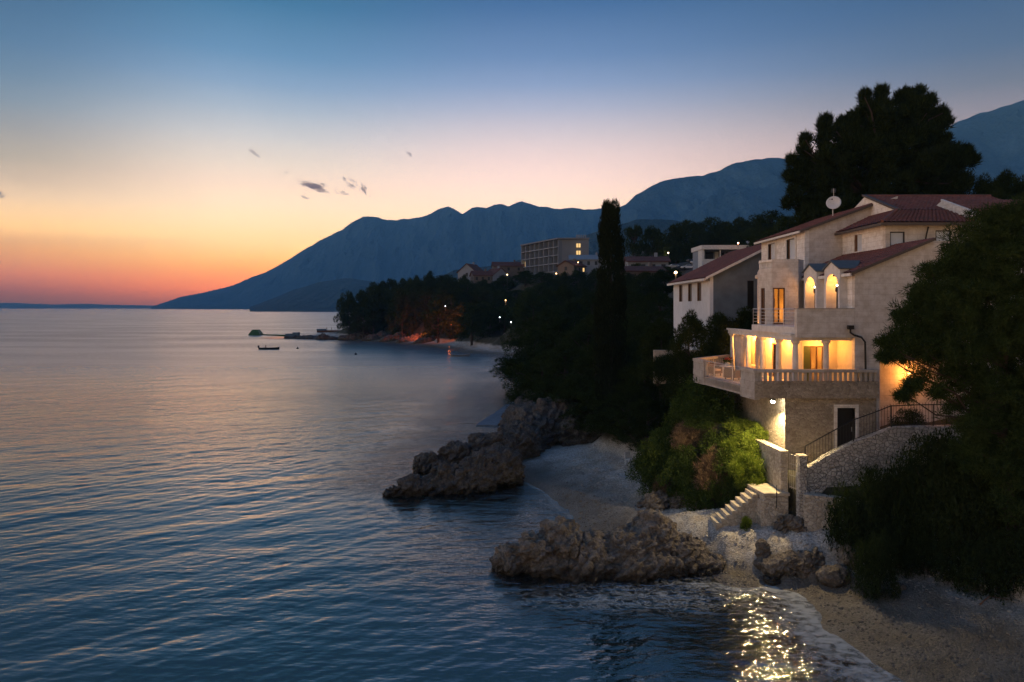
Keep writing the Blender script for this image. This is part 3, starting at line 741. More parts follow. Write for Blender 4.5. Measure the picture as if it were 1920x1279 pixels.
# ------------------------------------------------------------------ the villa
def build_villa():
    root = empty('seaside_villa', (17.5, 44, 4.0), 'large pale stone villa with terracotta roofs, lit arches and a glowing colonnaded terrace', 'villa')
    YB, YF = 37.85, 37.95
    # --- basement of brown rubble
    mb = MB(); hole = [(18.02, 19.02, 5.3, 7.95)]
    panel(mb, 'y', YB, 0.35, 15.14, 20.2, 3.0, 8.60, hole)
    panel(mb, 'x', 15.14, 0.35, YB + 0.35, 52.0, 3.0, 8.60)
    panel(mb, 'x', 19.85, 0.35, YB + 0.35, 40.0, 3.0, 8.60)
    mb.box(15.49, 19.85, 51.6, 52.0, 3.0, 8.6)
    b = mb.build('basement_wall', S_base, root)
    d = MB().box(18.02, 19.02, 38.05, 38.12, 5.3, 7.95)
    dr = d.build('door', M_dark, root); dr['label'] = 'dark cellar door in the basement wall'
    MB().box(18.90, 18.94, 37.99, 38.05, 6.6, 6.85).build('handle', M_steel, dr)
    fr = MB(); fr.box(17.84, 18.02, 37.80, 38.1, 5.3, 8.13).box(19.02, 19.20, 37.80, 38.1, 5.3, 8.13).box(18.02, 19.02, 37.80, 38.1, 7.95, 8.13)
    fr.build('door_surround', S_pale_lit, root)
    # --- terrace deck with its overhang
    deck = [(20.2, 37.62), (13.39, 37.62), (12.2, 45.9), (15.7, 49.7), (19.0, 49.7), (20.2, 41)]
    deck = list(reversed(deck))
    MB().prism(deck, 8.62, 9.0).build('terrace', P_floor, root)
    def edge(t): return Vector((13.39 - 1.19 * t, 37.62 + 8.28 * t, 0))
    n = Vector((8.28, 1.19, 0)).normalized() * 0.28
    mb = MB()
    fr_ = MB().prism([(13.39, 37.60), (20.22, 37.60), (20.22, 37.83), (13.61, 37.83)], 8.50, 9.44)
    fr_.build('terrace_front', S_base, root)
    for a, bb, z0, z1 in ((0.0, 0.20, 8.42, 9.44), (0.795, 1.0, 8.50, 9.44), (0.20, 0.795, 8.52, 9.03)):
        p, q = edge(a), edge(bb); off = Vector((-0.02, 0, 0)) if z1 > 9.1 else Vector((0, 0, 0))
        P = [p + off, p + n, q + n, q + off]
        mb.prism([(v.x, v.y) for v in P], z0, z1)
    c0, c1 = Vector((12.2, 45.92, 0)), Vector((15.7, 49.72, 0)); n2 = Vector((3.8, -3.5, 0)).normalized() * 0.25
    P = [c0, c0 + n2, c1 + n2, c1]; mb.prism([(v.x, v.y) for v in P], 8.5, 9.44)
    mb.build('terrace_edge', S_slab, root)
    bal = MB()
    bal.prism([(13.34, 37.55), (20.24, 37.55), (20.24, 37.86), (13.62, 37.86)], 9.93, 10.09)
    for a, bb in ((0.0, 0.20), (0.795, 1.0)):
        eb = MB(); p, q = edge(a) , edge(bb); o = n.normalized() * -0.06
        eb.prism([((p+o).x, (p+o).y), ((p+n*1.1).x, (p+n*1.1).y), ((q+n*1.1).x, (q+n*1.1).y), ((q+o).x, (q+o).y)], 9.935, 10.095)
        eb.prism([((p).x, (p).y), ((p+n*.9).x, (p+n*.9).y), ((q+n*.9).x, (q+n*.9).y), (q.x, q.y)], 9.44, 9.935)
        eb.build('parapet', S_slab, root)
    bal2 = MB(); P = [c0 - n2 * .15, c0 + n2 * 1.1, c1 + n2 * 1.1, c1 - n2 * .15]; bal2.prism([(v.x, v.y) for v in P], 9.94, 10.10)
    bo = bal.build('balustrade', S_slab, root); bal2.build('balustrade', S_slab, root)
    bm_ = MB().box(-0.065, 0.065, -0.06, 0.06, 0, 0.49)
    x = 13.72; first = None; spots = []
    while x < 20.1:
        spots.append((x, 37.71, 0)); x += 0.276
    for k in range(15):
        q = c0.lerp(c1, (k + 0.6) / 15.2) + n2 * .5; spots.append((q.x, q.y, math.radians(47)))
    for (x, y, r) in spots:
        if first is None:
            first = bm_.build('baluster', S_slab, None); me = first.data
            o = first
        else:
            o = first.copy(); COL.objects.link(o)
        o.parent = bo; o.location = Vector((x, y, 9.44)) - Vector(root.location); o.rotation_euler = (0, 0, r)
    # metal railing between the blocks
    rl = MB(); p, q = edge(0.2) + n * .4, edge(0.795) + n * .4
    rl.tube([p + Vector((0, 0, 10.05)), q + Vector((0, 0, 10.05))], 0.028, 6)
    rl.tube([p + Vector((0, 0, 9.14)), q + Vector((0, 0, 9.14))], 0.014, 6); rl.tube([p + Vector((0, 0, 9.9)), q + Vector((0, 0, 9.9))], 0.012, 6)
    for k in range(5):
        c = p.lerp(q, (k + .02) / 4.04); rl.tube([c + Vector((0, 0, 9.0)), c + Vector((0, 0, 10.05))], 0.022, 6)
    for k in range(40):
        c = p.lerp(q, (k + .5) / 40); rl.tube([c + Vector((0, 0, 9.14)), c + Vector((0, 0, 9.9))], 0.007, 4)
    rl.build('terrace_railing', M_steel, root)
    # --- ground floor rooms behind the colonnade
    mb = MB()
    panel(mb, 'y', 40.0, 0.22, 17.0, 19.05, 9.0, 11.72, [(17.08, 18.28, 9.0, 11.25)])
    panel(mb, 'x', 17.0, 0.22, 40.22, 50.0, 9.0, 11.72, [(43.4, 44.6, 9.0, 11.2), (46.4, 47.9, 9.0, 11.2)])
    panel(mb, 'x', 19.05, 0.3, YF + 0.3, 44.6, 8.6, 11.72)
    mb.box(17.22, 23, 49.8, 50.0, 9.0, 11.72); mb.box(17.22, 19.05, 44.62, 44.7, 9.0, 11.72)
    mb.build('ground_floor_wall', P_in, root)
    def window(x0, x1, y, z0, z1, m, pane, fw=0.06, axis='y', parent=root, name='window', bars=1, t=0.08):
        f = MB()
        def bx(a, b, c, d):
            if axis == 'y': f.box(a, b, y, y + t, c, d)
            else: f.box(y, y + t, a, b, c, d)
        bx(x0, x0 + fw, z0, z1); bx(x1 - fw, x1, z0, z1); bx(x0 + fw, x1 - fw, z1 - fw, z1); bx(x0 + fw, x1 - fw, z0, z0 + fw)
        for k in range(bars):
            c = x0 + (x1 - x0) * (k + 1) / (bars + 1); bx(c - fw / 2, c + fw / 2, z0 + fw, z1 - fw)
        w = f.build(name, m, parent)
        g = MB()
        if axis == 'y': g.box(x0 + fw, x1 - fw, y + t * .4, y + t * .6, z0 + fw, z1 - fw)
        else: g.box(y + t * .4, y + t * .6, x0 + fw, x1 - fw, z0 + fw, z1 - fw)
        g.build('pane', pane, w); return w
    window(17.5, 18.28, 40.06, 9.02, 11.25, M_wood, M_clear, 0.07, 'y', root, 'door', 1)
    MB().box(17.08, 17.5, 40.05, 40.11, 9.02, 11.25).build('door', M_green, root)
    window(43.4, 44.6, 17.06, 9.02, 11.2, M_wood, M_clear, 0.09, 'x', root, 'door', 1)
    window(46.4, 47.9, 17.06, 9.02, 11.2, M_wood, M_gl, 0.09, 'x', root, 'door', 1)
    # --- columns, ceiling slab and pergola beam
    for (x, y) in ((15.98, 38.5), (17.70, 38.5), (15.9, 40.7), (15.9, 43.3), (15.9, 45.9), (15.9, 49.2)):
        c = MB(); c.lathe((x, y, 9.0), [(0.24, 0), (0.24, 0.12), (0.17, 0.16), (0.165, 1.4), (0.15, 2.42), (0.20, 2.50), (0.24, 2.54), (0.24, 2.648)], 20)
        c.build('column', P_col, root, False)
    be = MB()
    be.box(15.66, 16.14, 38.22, 49.5, 11.65, 12.0); be.box(16.14, 19.05, 38.3, 38.7, 11.65, 11.84)
    be.box(15.58, 15.66, 38.2, 49.6, 11.9, 12.03)
    for k in range(4): be.box(16.14, 17.0, 45.6 + k * 1.15, 45.72 + k * 1.15, 11.7, 11.9)
    be.build('pergola_beam', P_col, root)
    # --- balcony slab and its front parapet
    bp = [(15.84, 38.25), (19.05, 38.25), (19.05, 44.9), (16.3, 44.9), (15.42, 43.9), (15.42, 40.5)]
    MB().prism(bp, 12.03, 12.42).build('balcony', P_col, root)
    MB().box(16.16, 22.5, 38.72, 44.6, 11.73, 12.028).build('ceiling', P_in, root)
    MB().prism([(15.84, YF), (19.04, YF), (19.04, YF + .28), (15.84, YF + .28)], 11.84, 13.42).build('parapet', S_block, root)
    MB().box(15.80, 19.03, YF - .03, YF + .31, 13.42, 13.47).build('parapet_coping', S_slab, root)
    rp = [Vector(p + (0,)) for p in ((15.88, 38.3), (15.50, 40.52), (15.50, 43.86), (16.3, 44.8))]
    rl = MB()
    for z in (12.62, 12.82, 13.02, 13.22): rl.tube([p + Vector((0, 0, z)) for p in rp], 0.016, 5)
    rl.tube([p + Vector((0, 0, 13.42)) for p in rp], 0.03, 6)
    for i in range(3):
        k = [2, 3, 1][i]
        for j in range(k + 1):
            c = rp[i].lerp(rp[i + 1], j / k); rl.tube([c + Vector((0, 0, 12.4)), c + Vector((0, 0, 13.42))], 0.022, 6)
    rl.build('balcony_railing', M_steel, root)
    # --- bay with its roof terrace
    A, B, C, D = (16.3, 45.0), (16.7, 43.9), (18.33, 43.7), (19.05, 44.6)
    mb = MB(); Ya, Yc = 43.9, 43.7
    def strip(p, q, z0, z1, th=0.22, m=mb):
        p, q = Vector(p), Vector(q); d = (q - p).normalized(); nn = Vector((-d.y, d.x)) * th
        m.prism([(p.x, p.y), (q.x, q.y), ((q + nn).x, (q + nn).y), ((p + nn).x, (p + nn).y)], z0, z1)
    def L_(p, q, t): return (p[0] + (q[0] - p[0]) * t, p[1] + (q[1] - p[1]) * t)
    strip(L_(B, C, 0), L_(B, C, .04), 12.42, 16.62); strip(L_(B, C, .04), L_(B, C, .5), 14.78, 16.62); strip(L_(B, C, .5), C, 12.42, 16.62)
    strip(A, L_(A, B, .12), 12.42, 16.05); strip(L_(A, B, .12), L_(A, B, .45), 14.78, 16.05); strip(L_(A, B, .45), B, 12.42, 16.05)
    strip(C, D, 12.42, 16.62); strip((17.75, 49.4), A, 12.42, 16.05)
    mb.prism([(16.45, 45.05), (16.8, 44.05), (18.25, 43.87), (18.9, 44.7), (19.9, 50), (17.8, 50)], 15.62, 15.85)
    bay = mb.build('bay_wall', S_block, root)
    t = MB(); strip(L_(A, B, 0), B, 16.46, 16.60, 0.2, t); strip((16.66, 46.1), A, 16.461, 16.601, 0.2, t)
    tb = t.build('bay_balustrade', S_pale_lit, root)
    for k in range(9):
        q = L_(A, B, (k + .5) / 7.5) if k < 7 else (16.36 + (k - 7) * .16, 45.1 + (k - 7) * .45)
        MB().box(q[0] + .02, q[0] + .12, q[1] + .04, q[1] + .14, 16.05, 16.46).build('baluster', S_pale_lit, tb)
    def slanted_window(p, q, z0, z1):
        p, q = Vector((*p, 0)), Vector((*q, 0)); d = (q - p).normalized(); nn = Vector((-d.y, d.x, 0))
        f = MB()
        for (a, b_) in ((p, p + d * .07), (q - d * .07, q), ((p + q) / 2 - d * .04, (p + q) / 2 + d * .04)):
            f.prism([((a + nn * .05).x, (a + nn * .05).y), ((b_ + nn * .05).x, (b_ + nn * .05).y), ((b_ + nn * .13).x, (b_ + nn * .13).y), ((a + nn * .13).x, (a + nn * .13).y)], z0, z1)
        for (c, e) in ((z0, z0 + .08), (z1 - .08, z1)):
            f.prism([((p + nn * .052).x, (p + nn * .052).y), ((q + nn * .052).x, (q + nn * .052).y), ((q + nn * .128).x, (q + nn * .128).y), ((p + nn * .128).x, (p + nn * .128).y)], c, e)
        w = f.build('door', M_wood, root)
        g = MB().prism([((p + nn * .08).x, (p + nn * .08).y), ((q + nn * .08).x, (q + nn * .08).y), ((q + nn * .09).x, (q + nn * .09).y), ((p + nn * .09).x, (p + nn * .09).y)], z0, z1)
        g.build('pane', M_clear, w)
    slanted_window(L_(B, C, .04), L_(B, C, .5), 12.42, 14.78); slanted_window(L_(A, B, .12), L_(A, B, .45), 12.42, 14.78)
    # bay room
    rm = MB(); rm.box(17.65, 19.0, 48.0, 48.1, 12.42, 15.6); rm.box(18.85, 18.95, 44.75, 48.0, 12.42, 15.6)
    rm.build('bay_room_wall', P_in, root)
    tv = MB(); tv.box(17.25, 17.3, 44.9, 45.7, 13.5, 14.1).box(17.29, 17.34, 45.2, 45.4, 12.43, 13.5); tv.build('screen', M_dark, root)
    point('room_light', (17.3, 45.6, 15.2), 60, WARM, 0.1).parent = None
    # --- first floor left wall with the two arched openings
    mb = MB()
    X0 = 19.05
    arches = ((38.77, 40.65), (41.7, 43.5))
    panel(mb, 'x', X0, 0.25, YF + 0.3, 44.6, 12.0, 15.36, [(a + .0, b_, 12.42, 15.36) for a, b_ in arches])
    mb.build('first_floor_wall', S_pale_lit, root)
    for a, b_ in arches:
        c = (a + b_) / 2; half = (b_ - a) / 2; r = half - 0.2; sp = 14.72; xf, xb = X0 - 0.45, X0 + 0.78
        ar = MB(); K = 16
        inner = [(c - r, 12.42)] + [(c - r * math.cos(math.pi * k / K), sp + r * math.sin(math.pi * k / K)) for k in range(K + 1)] + [(c + r, 12.42)]
        top = 15.75; ap = 16.17
        outer = [(a, 12.42)] + [(a, min(top, sp + (top - sp) * k / 4)) for k in range(5)] + [(a + (c - a) * k / 4, top + (ap - top) * k / 4) for k in range(1, 5)] + \
                [(c + (b_ - c) * k / 4, ap + (top - ap) * k / 4) for k in range(1, 5)] + [(b_, top - (top - sp) * k / 4) for k in range(1, 5)] + [(b_, 12.42)]
        n_ = len(inner); assert len(outer) == n_, (len(outer), n_)
        vs = [(xf, y, z) for y, z in outer] + [(xf, y, z) for y, z in inner] + [(xb, y, z) for y, z in outer] + [(xb, y, z) for y, z in inner]
        fs = []
        for k in range(n_ - 1):
            fs.append((k, k + 1, n_ + k + 1, n_ + k)); fs.append((2*n_+k, 3*n_+k, 3*n_+k+1, 2*n_+k+1))
            fs.append((k + 1, k, 2*n_+k, 2*n_+k+1)); fs.append((n_ + k, n_+k+1, 3*n_+k+1, 3*n_+k))
        ar.add(vs, fs)
        ar.box(xb, xb + .1, a, b_, 12.42, 15.7)
        ao = ar.build('arch', P_col, root)
        g = MB(); e = 0.10
        g.slab([(xf - e, a - .1, top - .06), (xf - e, c, ap + .02), (X0 + 1.2, c, ap + .02), (X0 + .5, a - .1, top - .06)], 0.07, (0, 0, 1))
        g.slab([(xf - e, c, ap + .02), (xf - e, b_ + .1, top - .06), (X0 + .5, b_ + .1, top - .06), (X0 + 1.2, c, ap + .02)], 0.07, (0, 0, 1))
        g.build('gablet_roof', plain('slate', (0.10, 0.115, 0.125), .7), ao)
        # wall lamp inside the arch, a glazed door at the back
        MB().box(xb - .06, xb - .01, c - .3, c + .35, 12.43, 14.3).build('door', M_wood, ao)
        lp = MB(); lx, ly, lz = xf + 0.36, c + 0.10, 14.80
        lp.ball((lx, ly, lz), 0.055, 10, 6); lo = lp.build('wall_lamp', glow('lamp_glass', (1.0, 0.78, 0.45), 30), ao, True)
        MB().lathe((lx, ly, 12.43), [(.05, 0), (.045, .05), (.04, 1.95), (.10, 2.0), (.11, 2.2), (.05, 2.28)], 10).build('lamp_pole', M_dark, lo)
        point('arch_light', (lx + .05, ly + .02, lz + .12), 44, (1.0, 0.36, 0.05), 0.06)
    # lower tiled roof rising to the right, eave along the arches
    z0 = 15.46; sl = 0.415
    def rz(x): return z0 + sl * (x - 18.9)
    rf = MB(); tiles(rf, (18.80, 46.9, rz(18.80)), (18.80, 37.75, rz(18.80)), (23.4, 37.75, rz(23.4)), (23.4, 46.9, rz(23.4)))
    ro = rf.build('roof', R_tile, root)
    for ya, yb in ((37.75, 38.75), (40.67, 41.68), (43.52, 44.7)):
        MB().box(18.68, 18.80, ya, yb, rz(18.7) - .13, rz(18.7) + .04).build('gutter', P_white, ro)
    # --- the big front wall to the right, its top cut along the roof
    mb = MB()
    wx = [19.05, 20.45, 22.0, 23.4, 27.0]
    for a, b_ in zip(wx[:-1], wx[1:]):
        q = [rz(min(a, 23.4)) - .12, rz(min(b_, 23.4)) - .12]
        mb.prism([(a, YF), (b_, YF), (b_, YF + .3), (a, YF + .3)], 3.5 if a > 20 else 8.6 if a < 20 else 8.6, q + q[::-1]) if a < 20.4 else mb.prism([(a, YF), (b_, YF), (b_, YF + .3), (a, YF + .3)], 10.9, q + q[::-1])
    mb.box(20.2, 20.45, YF, YF + .3, 3.5, 8.6).box(20.15, 20.45, YF + .3, 40.2, 3.5, 10.9).box(20.45, 27, YF + .3, 40.5, 10.9, 11.1)
    mb.box(20.45, 27, 40.2, 40.5, 3.5, 10.9)
    mb.build('front_wall', S_block, root)
    v = MB(); v.slab([(18.75, 37.72, rz(18.75) - .10), (23.4, 37.72, rz(23.4) - .10), (23.4, 37.72, rz(23.4) + .06), (18.75, 37.72, rz(18.75) + .06)], 0.05, (0, -1, 0)); v.build('verge', M_fascia, root)
    dp = MB(); dp.tube([(18.74, 37.8, 12.35), (18.74, 37.8, 12.12), (18.95, 37.8, 11.98), (19.35, 37.8, 11.86), (19.55, 37.8, 11.6), (19.58, 37.8, 9.95)], 0.055, 8); dp.box(18.6, 18.9, 37.7, 37.9, 12.3, 12.52)
    dp.build('drainpipe', M_dark, root)
    # --- top storey: gabled wing
    YG, XL = 46.9, 20.1
    mb = MB(); zt = 18.85; s2 = 0.365
    gz = lambda x: zt + s2 * (x - 19.9)
    mb.prism([(XL + .3, YG), (26.5, YG), (26.5, YG + .3), (XL + .3, YG + .3)], 15.4, [gz(XL + .3) - .1, gz(26.5) - .1, gz(26.5) - .1, gz(XL + .3) - .1])
    mb.build('gable_wall', S_block, root)
    mb = MB(); wins = [(48.4, 49.9, 16.2, 18.45), (52.1, 53.5, 16.2, 18.45)]
    panel(mb, 'x', XL, 0.3, YG, 55.0, 15.4, gz(XL) - .12, wins); mb.box(XL + .3, 26, 54.7, 55.0, 15.4, 18.8)
    mb.build('top_floor_wall', S_pale_lit, root)
    for a, b_, zl, zh in wins:
        w = MB(); 
        for q in ((a - .18, a, zl, zh + .15), (b_, b_ + .18, zl, zh + .15), (a, b_, zh, zh + .15)): w.box(XL - .06, XL + .1, *q)
        wo = w.build('window', M_frame, root)
        MB().box(XL + .16, XL + .2, a, b_, zl, zh).build('shutter', M_shut, wo)
        MB().box(XL + .10, XL + .16, b_ - .12, b_, zl, zh).build('frame', M_wood, wo)
    rf = MB(); tiles(rf, (19.72, 55.4, gz(19.72)), (19.72, 46.7, gz(19.72)), (24.9, 46.7, gz(24.9)), (24.9, 55.4, gz(24.9)))
    r2 = rf.build('roof', R_tile, root)
    MB().box(19.62, 19.72, 46.7, 55.4, gz(19.6) - .12, gz(19.6) + .03).build('gutter', M_frame, r2)
    v = MB(); v.slab([(19.7, 46.66, gz(19.7) - .14), (24.9, 46.66, gz(24.9) - .14), (24.9, 46.66, gz(24.9) + .03), (19.7, 46.66, gz(19.7) + .03)], 0.05, (0, -1, 0)); v.build('verge', M_fascia, root)
    # --- top storey: front wing with hipped roof
    XW, YW = 22.7, 41.5
    mb = MB(); panel(mb, 'x', XW, 0.3, YW + .3, 46.9, 16.0, 18.62, [(44.3, 45.3, 17.2, 18.3)]); mb.build('wing_side_wall', S_pale_lit, root)
    MB().box(XW + .12, XW + .16, 44.3, 45.3, 17.2, 18.3).build('window', M_shut, root)
    MB().box(XW + .06, XW + .12, 45.1, 45.3, 17.2, 18.3).build('window_frame', M_wood, root)
    mb = MB(); ws = [(22.98, 23.88, 17.05, 18.12), (25.75, 26.7, 17.05, 18.2)]
    panel(mb, 'y', YW, 0.3, XW, 33, 8.0, 18.62, ws); mb.build('wing_front_wall', S_block, root)
    for a, b_, zl, zh in ws:
        wo = MB().box(a, b_, YW + .1, YW + .14, zl, zh).build('window', M_shut, root)
        MB().box(a, a + .06, YW + .03, YW + .1, zl, zh).box(b_ - .06, b_, YW + .03, YW + .1, zl, zh).box(a + .06, b_ - .06, YW + .03, YW + .1, zh - .06, zh).build('frame', M_dark, wo)
    rf = MB()
    E0, E1 = (22.25, 41.05, 18.62), (33.5, 41.05, 18.62)
    sr = (21.25 - 18.62) / (47.8 - 41.05)
    hipz = 18.62 + sr * 2.95
    tiles(rf, E0, E1, (33.5, 44.0, hipz), (24.7, 44.0, hipz)); tiles(rf, (24.7, 44.0, hipz), (33.5, 44.0, hipz), (33.5, 47.8, 21.25), (24.7, 47.8, 21.25))
    tiles(rf, (22.25, 47.6, 18.62), E0, (24.7, 44.0, hipz), (24.7, 47.6, hipz))
    tiles(rf, (33.5, 54.5, 18.62), (24.7, 54.5, 18.62), (24.7, 47.8, 21.25), (33.5, 47.8, 21.25))
    r3 = rf.build('roof', R_tile, root)
    MB().tube([(22.25, 41.05, 18.70), (24.7, 43.8, hipz + .06)], 0.09, 8).tube([(24.7, 47.8, 21.32), (33.5, 47.8, 21.32)], 0.1, 8).build('ridge_tiles', R_tile, r3)
    MB().box(22.25, 33.5, 40.95, 41.05, 18.45, 18.62).box(22.15, 22.25, 40.95, 47.6, 18.45, 18.62).build('gutter', M_fascia, r3)
    g = MB(); g.add([(24.66, 44.0, hipz), (24.66, 47.8, 21.22), (24.66, 51.5, hipz), (24.76, 44.0, hipz), (24.76, 47.8, 21.22), (24.76, 51.5, hipz)], [(0, 1, 2), (5, 4, 3), (0, 3, 4, 1), (1, 4, 5, 2), (2, 5, 3, 0)])
    g.build('small_gable', S_pale_lit, root)
    v = MB(); v.slab([(24.5, 43.6, hipz - .05), (24.5, 47.8, 21.30), (24.5, 47.8, 21.42), (24.5, 43.6, hipz + .07)], 0.3, (1, 0, 0)); v.build('verge', M_fascia, root)
    # dormer wing on the right
    g = MB(); xa, ya, yn, za, zn = 28.0, 44.5, 40.6, 20.45, 18.95
    g.add([(xa, yn, zn), (xa, ya, za), (xa, 48.4, zn), (xa + .1, yn, zn), (xa + .1, ya, za), (xa + .1, 48.4, zn)], [(0, 1, 2), (5, 4, 3), (0, 3, 4, 1), (1, 4, 5, 2), (2, 5, 3, 0)])
    g.box(xa, xa + 5, yn + .3, yn + .5, 8, zn); g.build('dormer_gable', S_pale_lit, root)
    rf = MB(); tiles(rf, (xa + .1, yn - .2, zn - .06), (xa + 6, yn - .2, zn - .06), (xa + 6, ya, za + .03), (xa + .1, ya, za + .03)); rf.build('roof', R_tile, root)
    v = MB(); v.slab([(xa - .05, yn - .2, zn - .1), (xa - .05, ya, za), (xa - .05, ya, za + .12), (xa - .05, yn - .2, zn + .02)], 0.16, (1, 0, 0)); v.build('verge', P_white, root)
    MB().tube([(25.25, 41.4, 18.4), (25.1, 41.35, 17.9), (25.0, 41.4, 17.2), (25.0, 41.4, 16.5)], 0.05, 6).build('drainpipe', M_dark, root)
    # --- lights of the terrace
    Lm = glow('lamp_globe', (1.0, 0.70, 0.32), 14)
    for (x, y, p) in ((17.9, 39.3, 120), (16.45, 41.9, 150), (16.4, 44.7, 420), (16.4, 47.6, 480)):
        MB().lathe((x, y, 11.52), [(0.02, 0), (0.09, 0.03), (0.11, 0.09), (0.09, 0.16), (0.05, 0.21)], 12).build('ceiling_light', Lm, root, True)
        point('terrace_light', (x, y, 11.38), p, WARM, 0.12)
    point('room_light', (18.2, 42.2, 11.2), 70, WARM, 0.1)
    # lamp on the hidden side of the house, in the gap behind the pine
    lo = MB().ball((23.3, 40.08, 9.7), 0.10, 10, 6).build('wall_lamp', glow('amber_lamp', (1.0, 0.5, 0.12), 12), root, True)
    point('side_light', (23.2, 39.7, 9.6), 130, AMBER, 0.1)
build_villa()
# ------------------------------------------------------------------ steps, walls and ironwork below the villa
def build_shore_works():
    # landing and beach steps
    root = empty('beach_steps', (13.4, 36.6, 1.2), 'pale stone steps with a square landing, leading down onto the pebble beach under the floodlight', 'steps')
    mb = MB(); mb.prism([(13.38, 36.22), (14.66, 36.22), (14.72, 38.2), (13.15, 38.2)], 0.2, 3.53)
    mb.prism([(13.26, 36.3), (13.38, 36.26), (13.15, 38.2), (13.0, 38.2)], 0.2, 3.25)
    mb.build('landing_wall', S_low, root)
    MB().prism([(13.32, 36.14), (14.71, 36.14), (14.76, 38.25), (13.06, 38.25)], 3.532, 3.67).build('landing', P_conc, root)
    for k in range(8):
        x1 = 13.26 - 0.285 * k; z = 3.45 - 0.215 * k
        MB().box(x1 - 0.30, x1, 36.75 - .02 * k, 37.95 - .02 * k, z - 0.13, z).build('step', P_conc, root)
    sw = MB()
    for k in range(8):
        x1 = 13.26 - 0.285 * k; z = 3.45 - 0.215 * k
        sw.box(x1 - 0.285, x1, 36.82 - .02 * k, 37.9 - .02 * k, 0.0, z - 0.132)
    sw.build('step_wall', S_low, root)
    MB().tube([(14.0, 36.12, 2.9), (14.0, 36.12, 4.1)], 0.02, 6).build('post', M_dark, root)
    # low boundary wall beside the landing
    w = MB(); w.prism([(14.40, 36.55), (14.78, 36.55), (14.78, 40.4), (14.40, 40.4)], 1.5, [5.72, 5.72, 5.62, 5.62]); 
    o = w.build('boundary_wall', S_low, None, origin=(14.6, 38, 1.5))
    tag(o, 'low beige stone wall running back from the beach landing to the bushes under the floodlight', 'wall')
    c = MB().prism([(14.36, 36.5), (14.82, 36.5), (14.82, 40.4), (14.36, 40.4)], [5.722, 5.722, 5.622, 5.622], [5.83, 5.83, 5.73, 5.73]); c.build('coping', P_conc, o)
    # pillar
    p = MB(); p.box(14.98, 15.36, 35.55, 36.0, 1.2, 5.72)
    o = p.build('stone_pillar', S_white, None, origin=(15.17, 35.8, 1.2)); tag(o, 'narrow whitewashed stone gate pillar standing beside the barred gate', 'pillar')
    MB().box(14.95, 15.39, 35.52, 36.03, 5.722, 5.80).build('cap', P_conc, o)
    # gate
    g = MB()
    for k in range(5): g.tube([(14.80 + .045 * k, 36.35 - .14 * k, 3.9), (14.80 + .045 * k, 36.35 - .14 * k, 5.75)], 0.013, 5)
    for z in (3.98, 4.6, 5.2, 5.7): g.tube([(14.79, 36.38, z), (14.99, 35.76, z)], 0.015, 5)
    o = g.build('iron_gate', M_steel, None, origin=(14.9, 36, 3.9)); tag(o, 'small barred metal gate between the beige wall and the white pillar', 'gate')
    # white rubble ramp wall
    prof = [(15.36, 4.98), (16.45, 5.68), (17.3, 6.12), (18.0, 6.47), (19.1, 6.86), (19.97, 7.2), (21.4, 7.26), (24.5, 7.3)]
    mb = MB()
    for (xa, za), (xb, zb) in zip(prof[:-1], prof[1:]):
        ya, yb = 35.8, 35.8
        mb.prism([(xa, ya), (xb, yb), (xb, yb + .42), (xa, ya + .42)], 0.8, [za, zb, zb, za])
    o = mb.build('ramp_wall', S_white, None, origin=(18, 36, 1)); tag(o, 'sloping white rubble wall carrying the ramp and its black railing up to the right', 'wall')
    # ramp floor behind it
    mb = MB()
    for (xa, za), (xb, zb) in zip(prof[:-1], prof[1:]):
        mb.prism([(xa, 36.22), (xb, 36.22), (xb, 37.84), (xa, 37.84)], 1.0, [za - 1.0, zb - 1.0, zb - 1.0, za - 1.0])
    o = mb.build('ramp', P_conc); tag(o, kind='structure')
    # iron railing on the ramp wall
    root = empty('iron_railing', (18, 36, 6.4), 'black iron railing with thin upright bars on top of the sloping white wall', 'railing')
    rt = [(15.45, 35.98, 4.98 + .1), (18.0, 35.98, 6.47), (19.1, 35.98, 6.86), (19.97, 35.98, 7.2), (21.4, 35.98, 7.26), (24.5, 35.98, 7.3)]
    def zt(x): return float(np.interp(x, [q[0] for q in prof], [q[1] for q in prof]))
    hgt = 1.12
    MB().tube([(a, b, c + hgt) for a, b, c in rt], 0.03, 6).build('handrail', M_dark, root)
    MB().tube([(a, b, c + .10) for a, b, c in rt], 0.016, 6).build('bottom_rail', M_dark, root)
    for x in (15.45, 18.0, 19.99, 22.2, 24.4):
        MB().tube([(x, 35.98, zt(x) - .05), (x, 35.98, zt(x) + hgt + .04)], 0.035, 6).build('post', M_dark, root)
    mb = MB(); x = 15.6
    while x < 24.3:
        mb.tube([(x, 35.98, zt(x) + .08), (x, 35.98, zt(x) + hgt + (.12 if x > 18.4 else 0))], 0.011, 4); x += 0.155
    mb.build('bar', M_dark, root)
    # lower curved retaining wall along the top of the beach
    line = [(15.1, 35.25, 3.85), (16.2, 35.0, 3.80), (17.4, 34.6, 3.72), (18.5, 33.8, 3.62), (19.3, 32.8, 3.2), (19.9, 31.9, 2.7)]
    mb = MB()
    for (xa, ya, za), (xb, yb, zb) in zip(line[:-1], line[1:]):
        d = Vector((xb - xa, yb - ya)).normalized(); n = Vector((-d.y, d.x)) * .5
        mb.prism([(xa, ya), (xb, yb), (xb + n.x, yb + n.y), (xa + n.x, ya + n.y)], 0.3, [za, zb, zb, za])
    o = mb.build('retaining_wall', S_low, None, origin=(17.5, 34.5, .5)); tag(o, 'curved beige rubble retaining wall at the head of the pebble beach', 'wall')
    # floodlight under the terrace corner
    root = empty('floodlight', (14.5, 38.0, 8.3), 'glaring white floodlight hanging under the corner of the terrace', 'lamp')
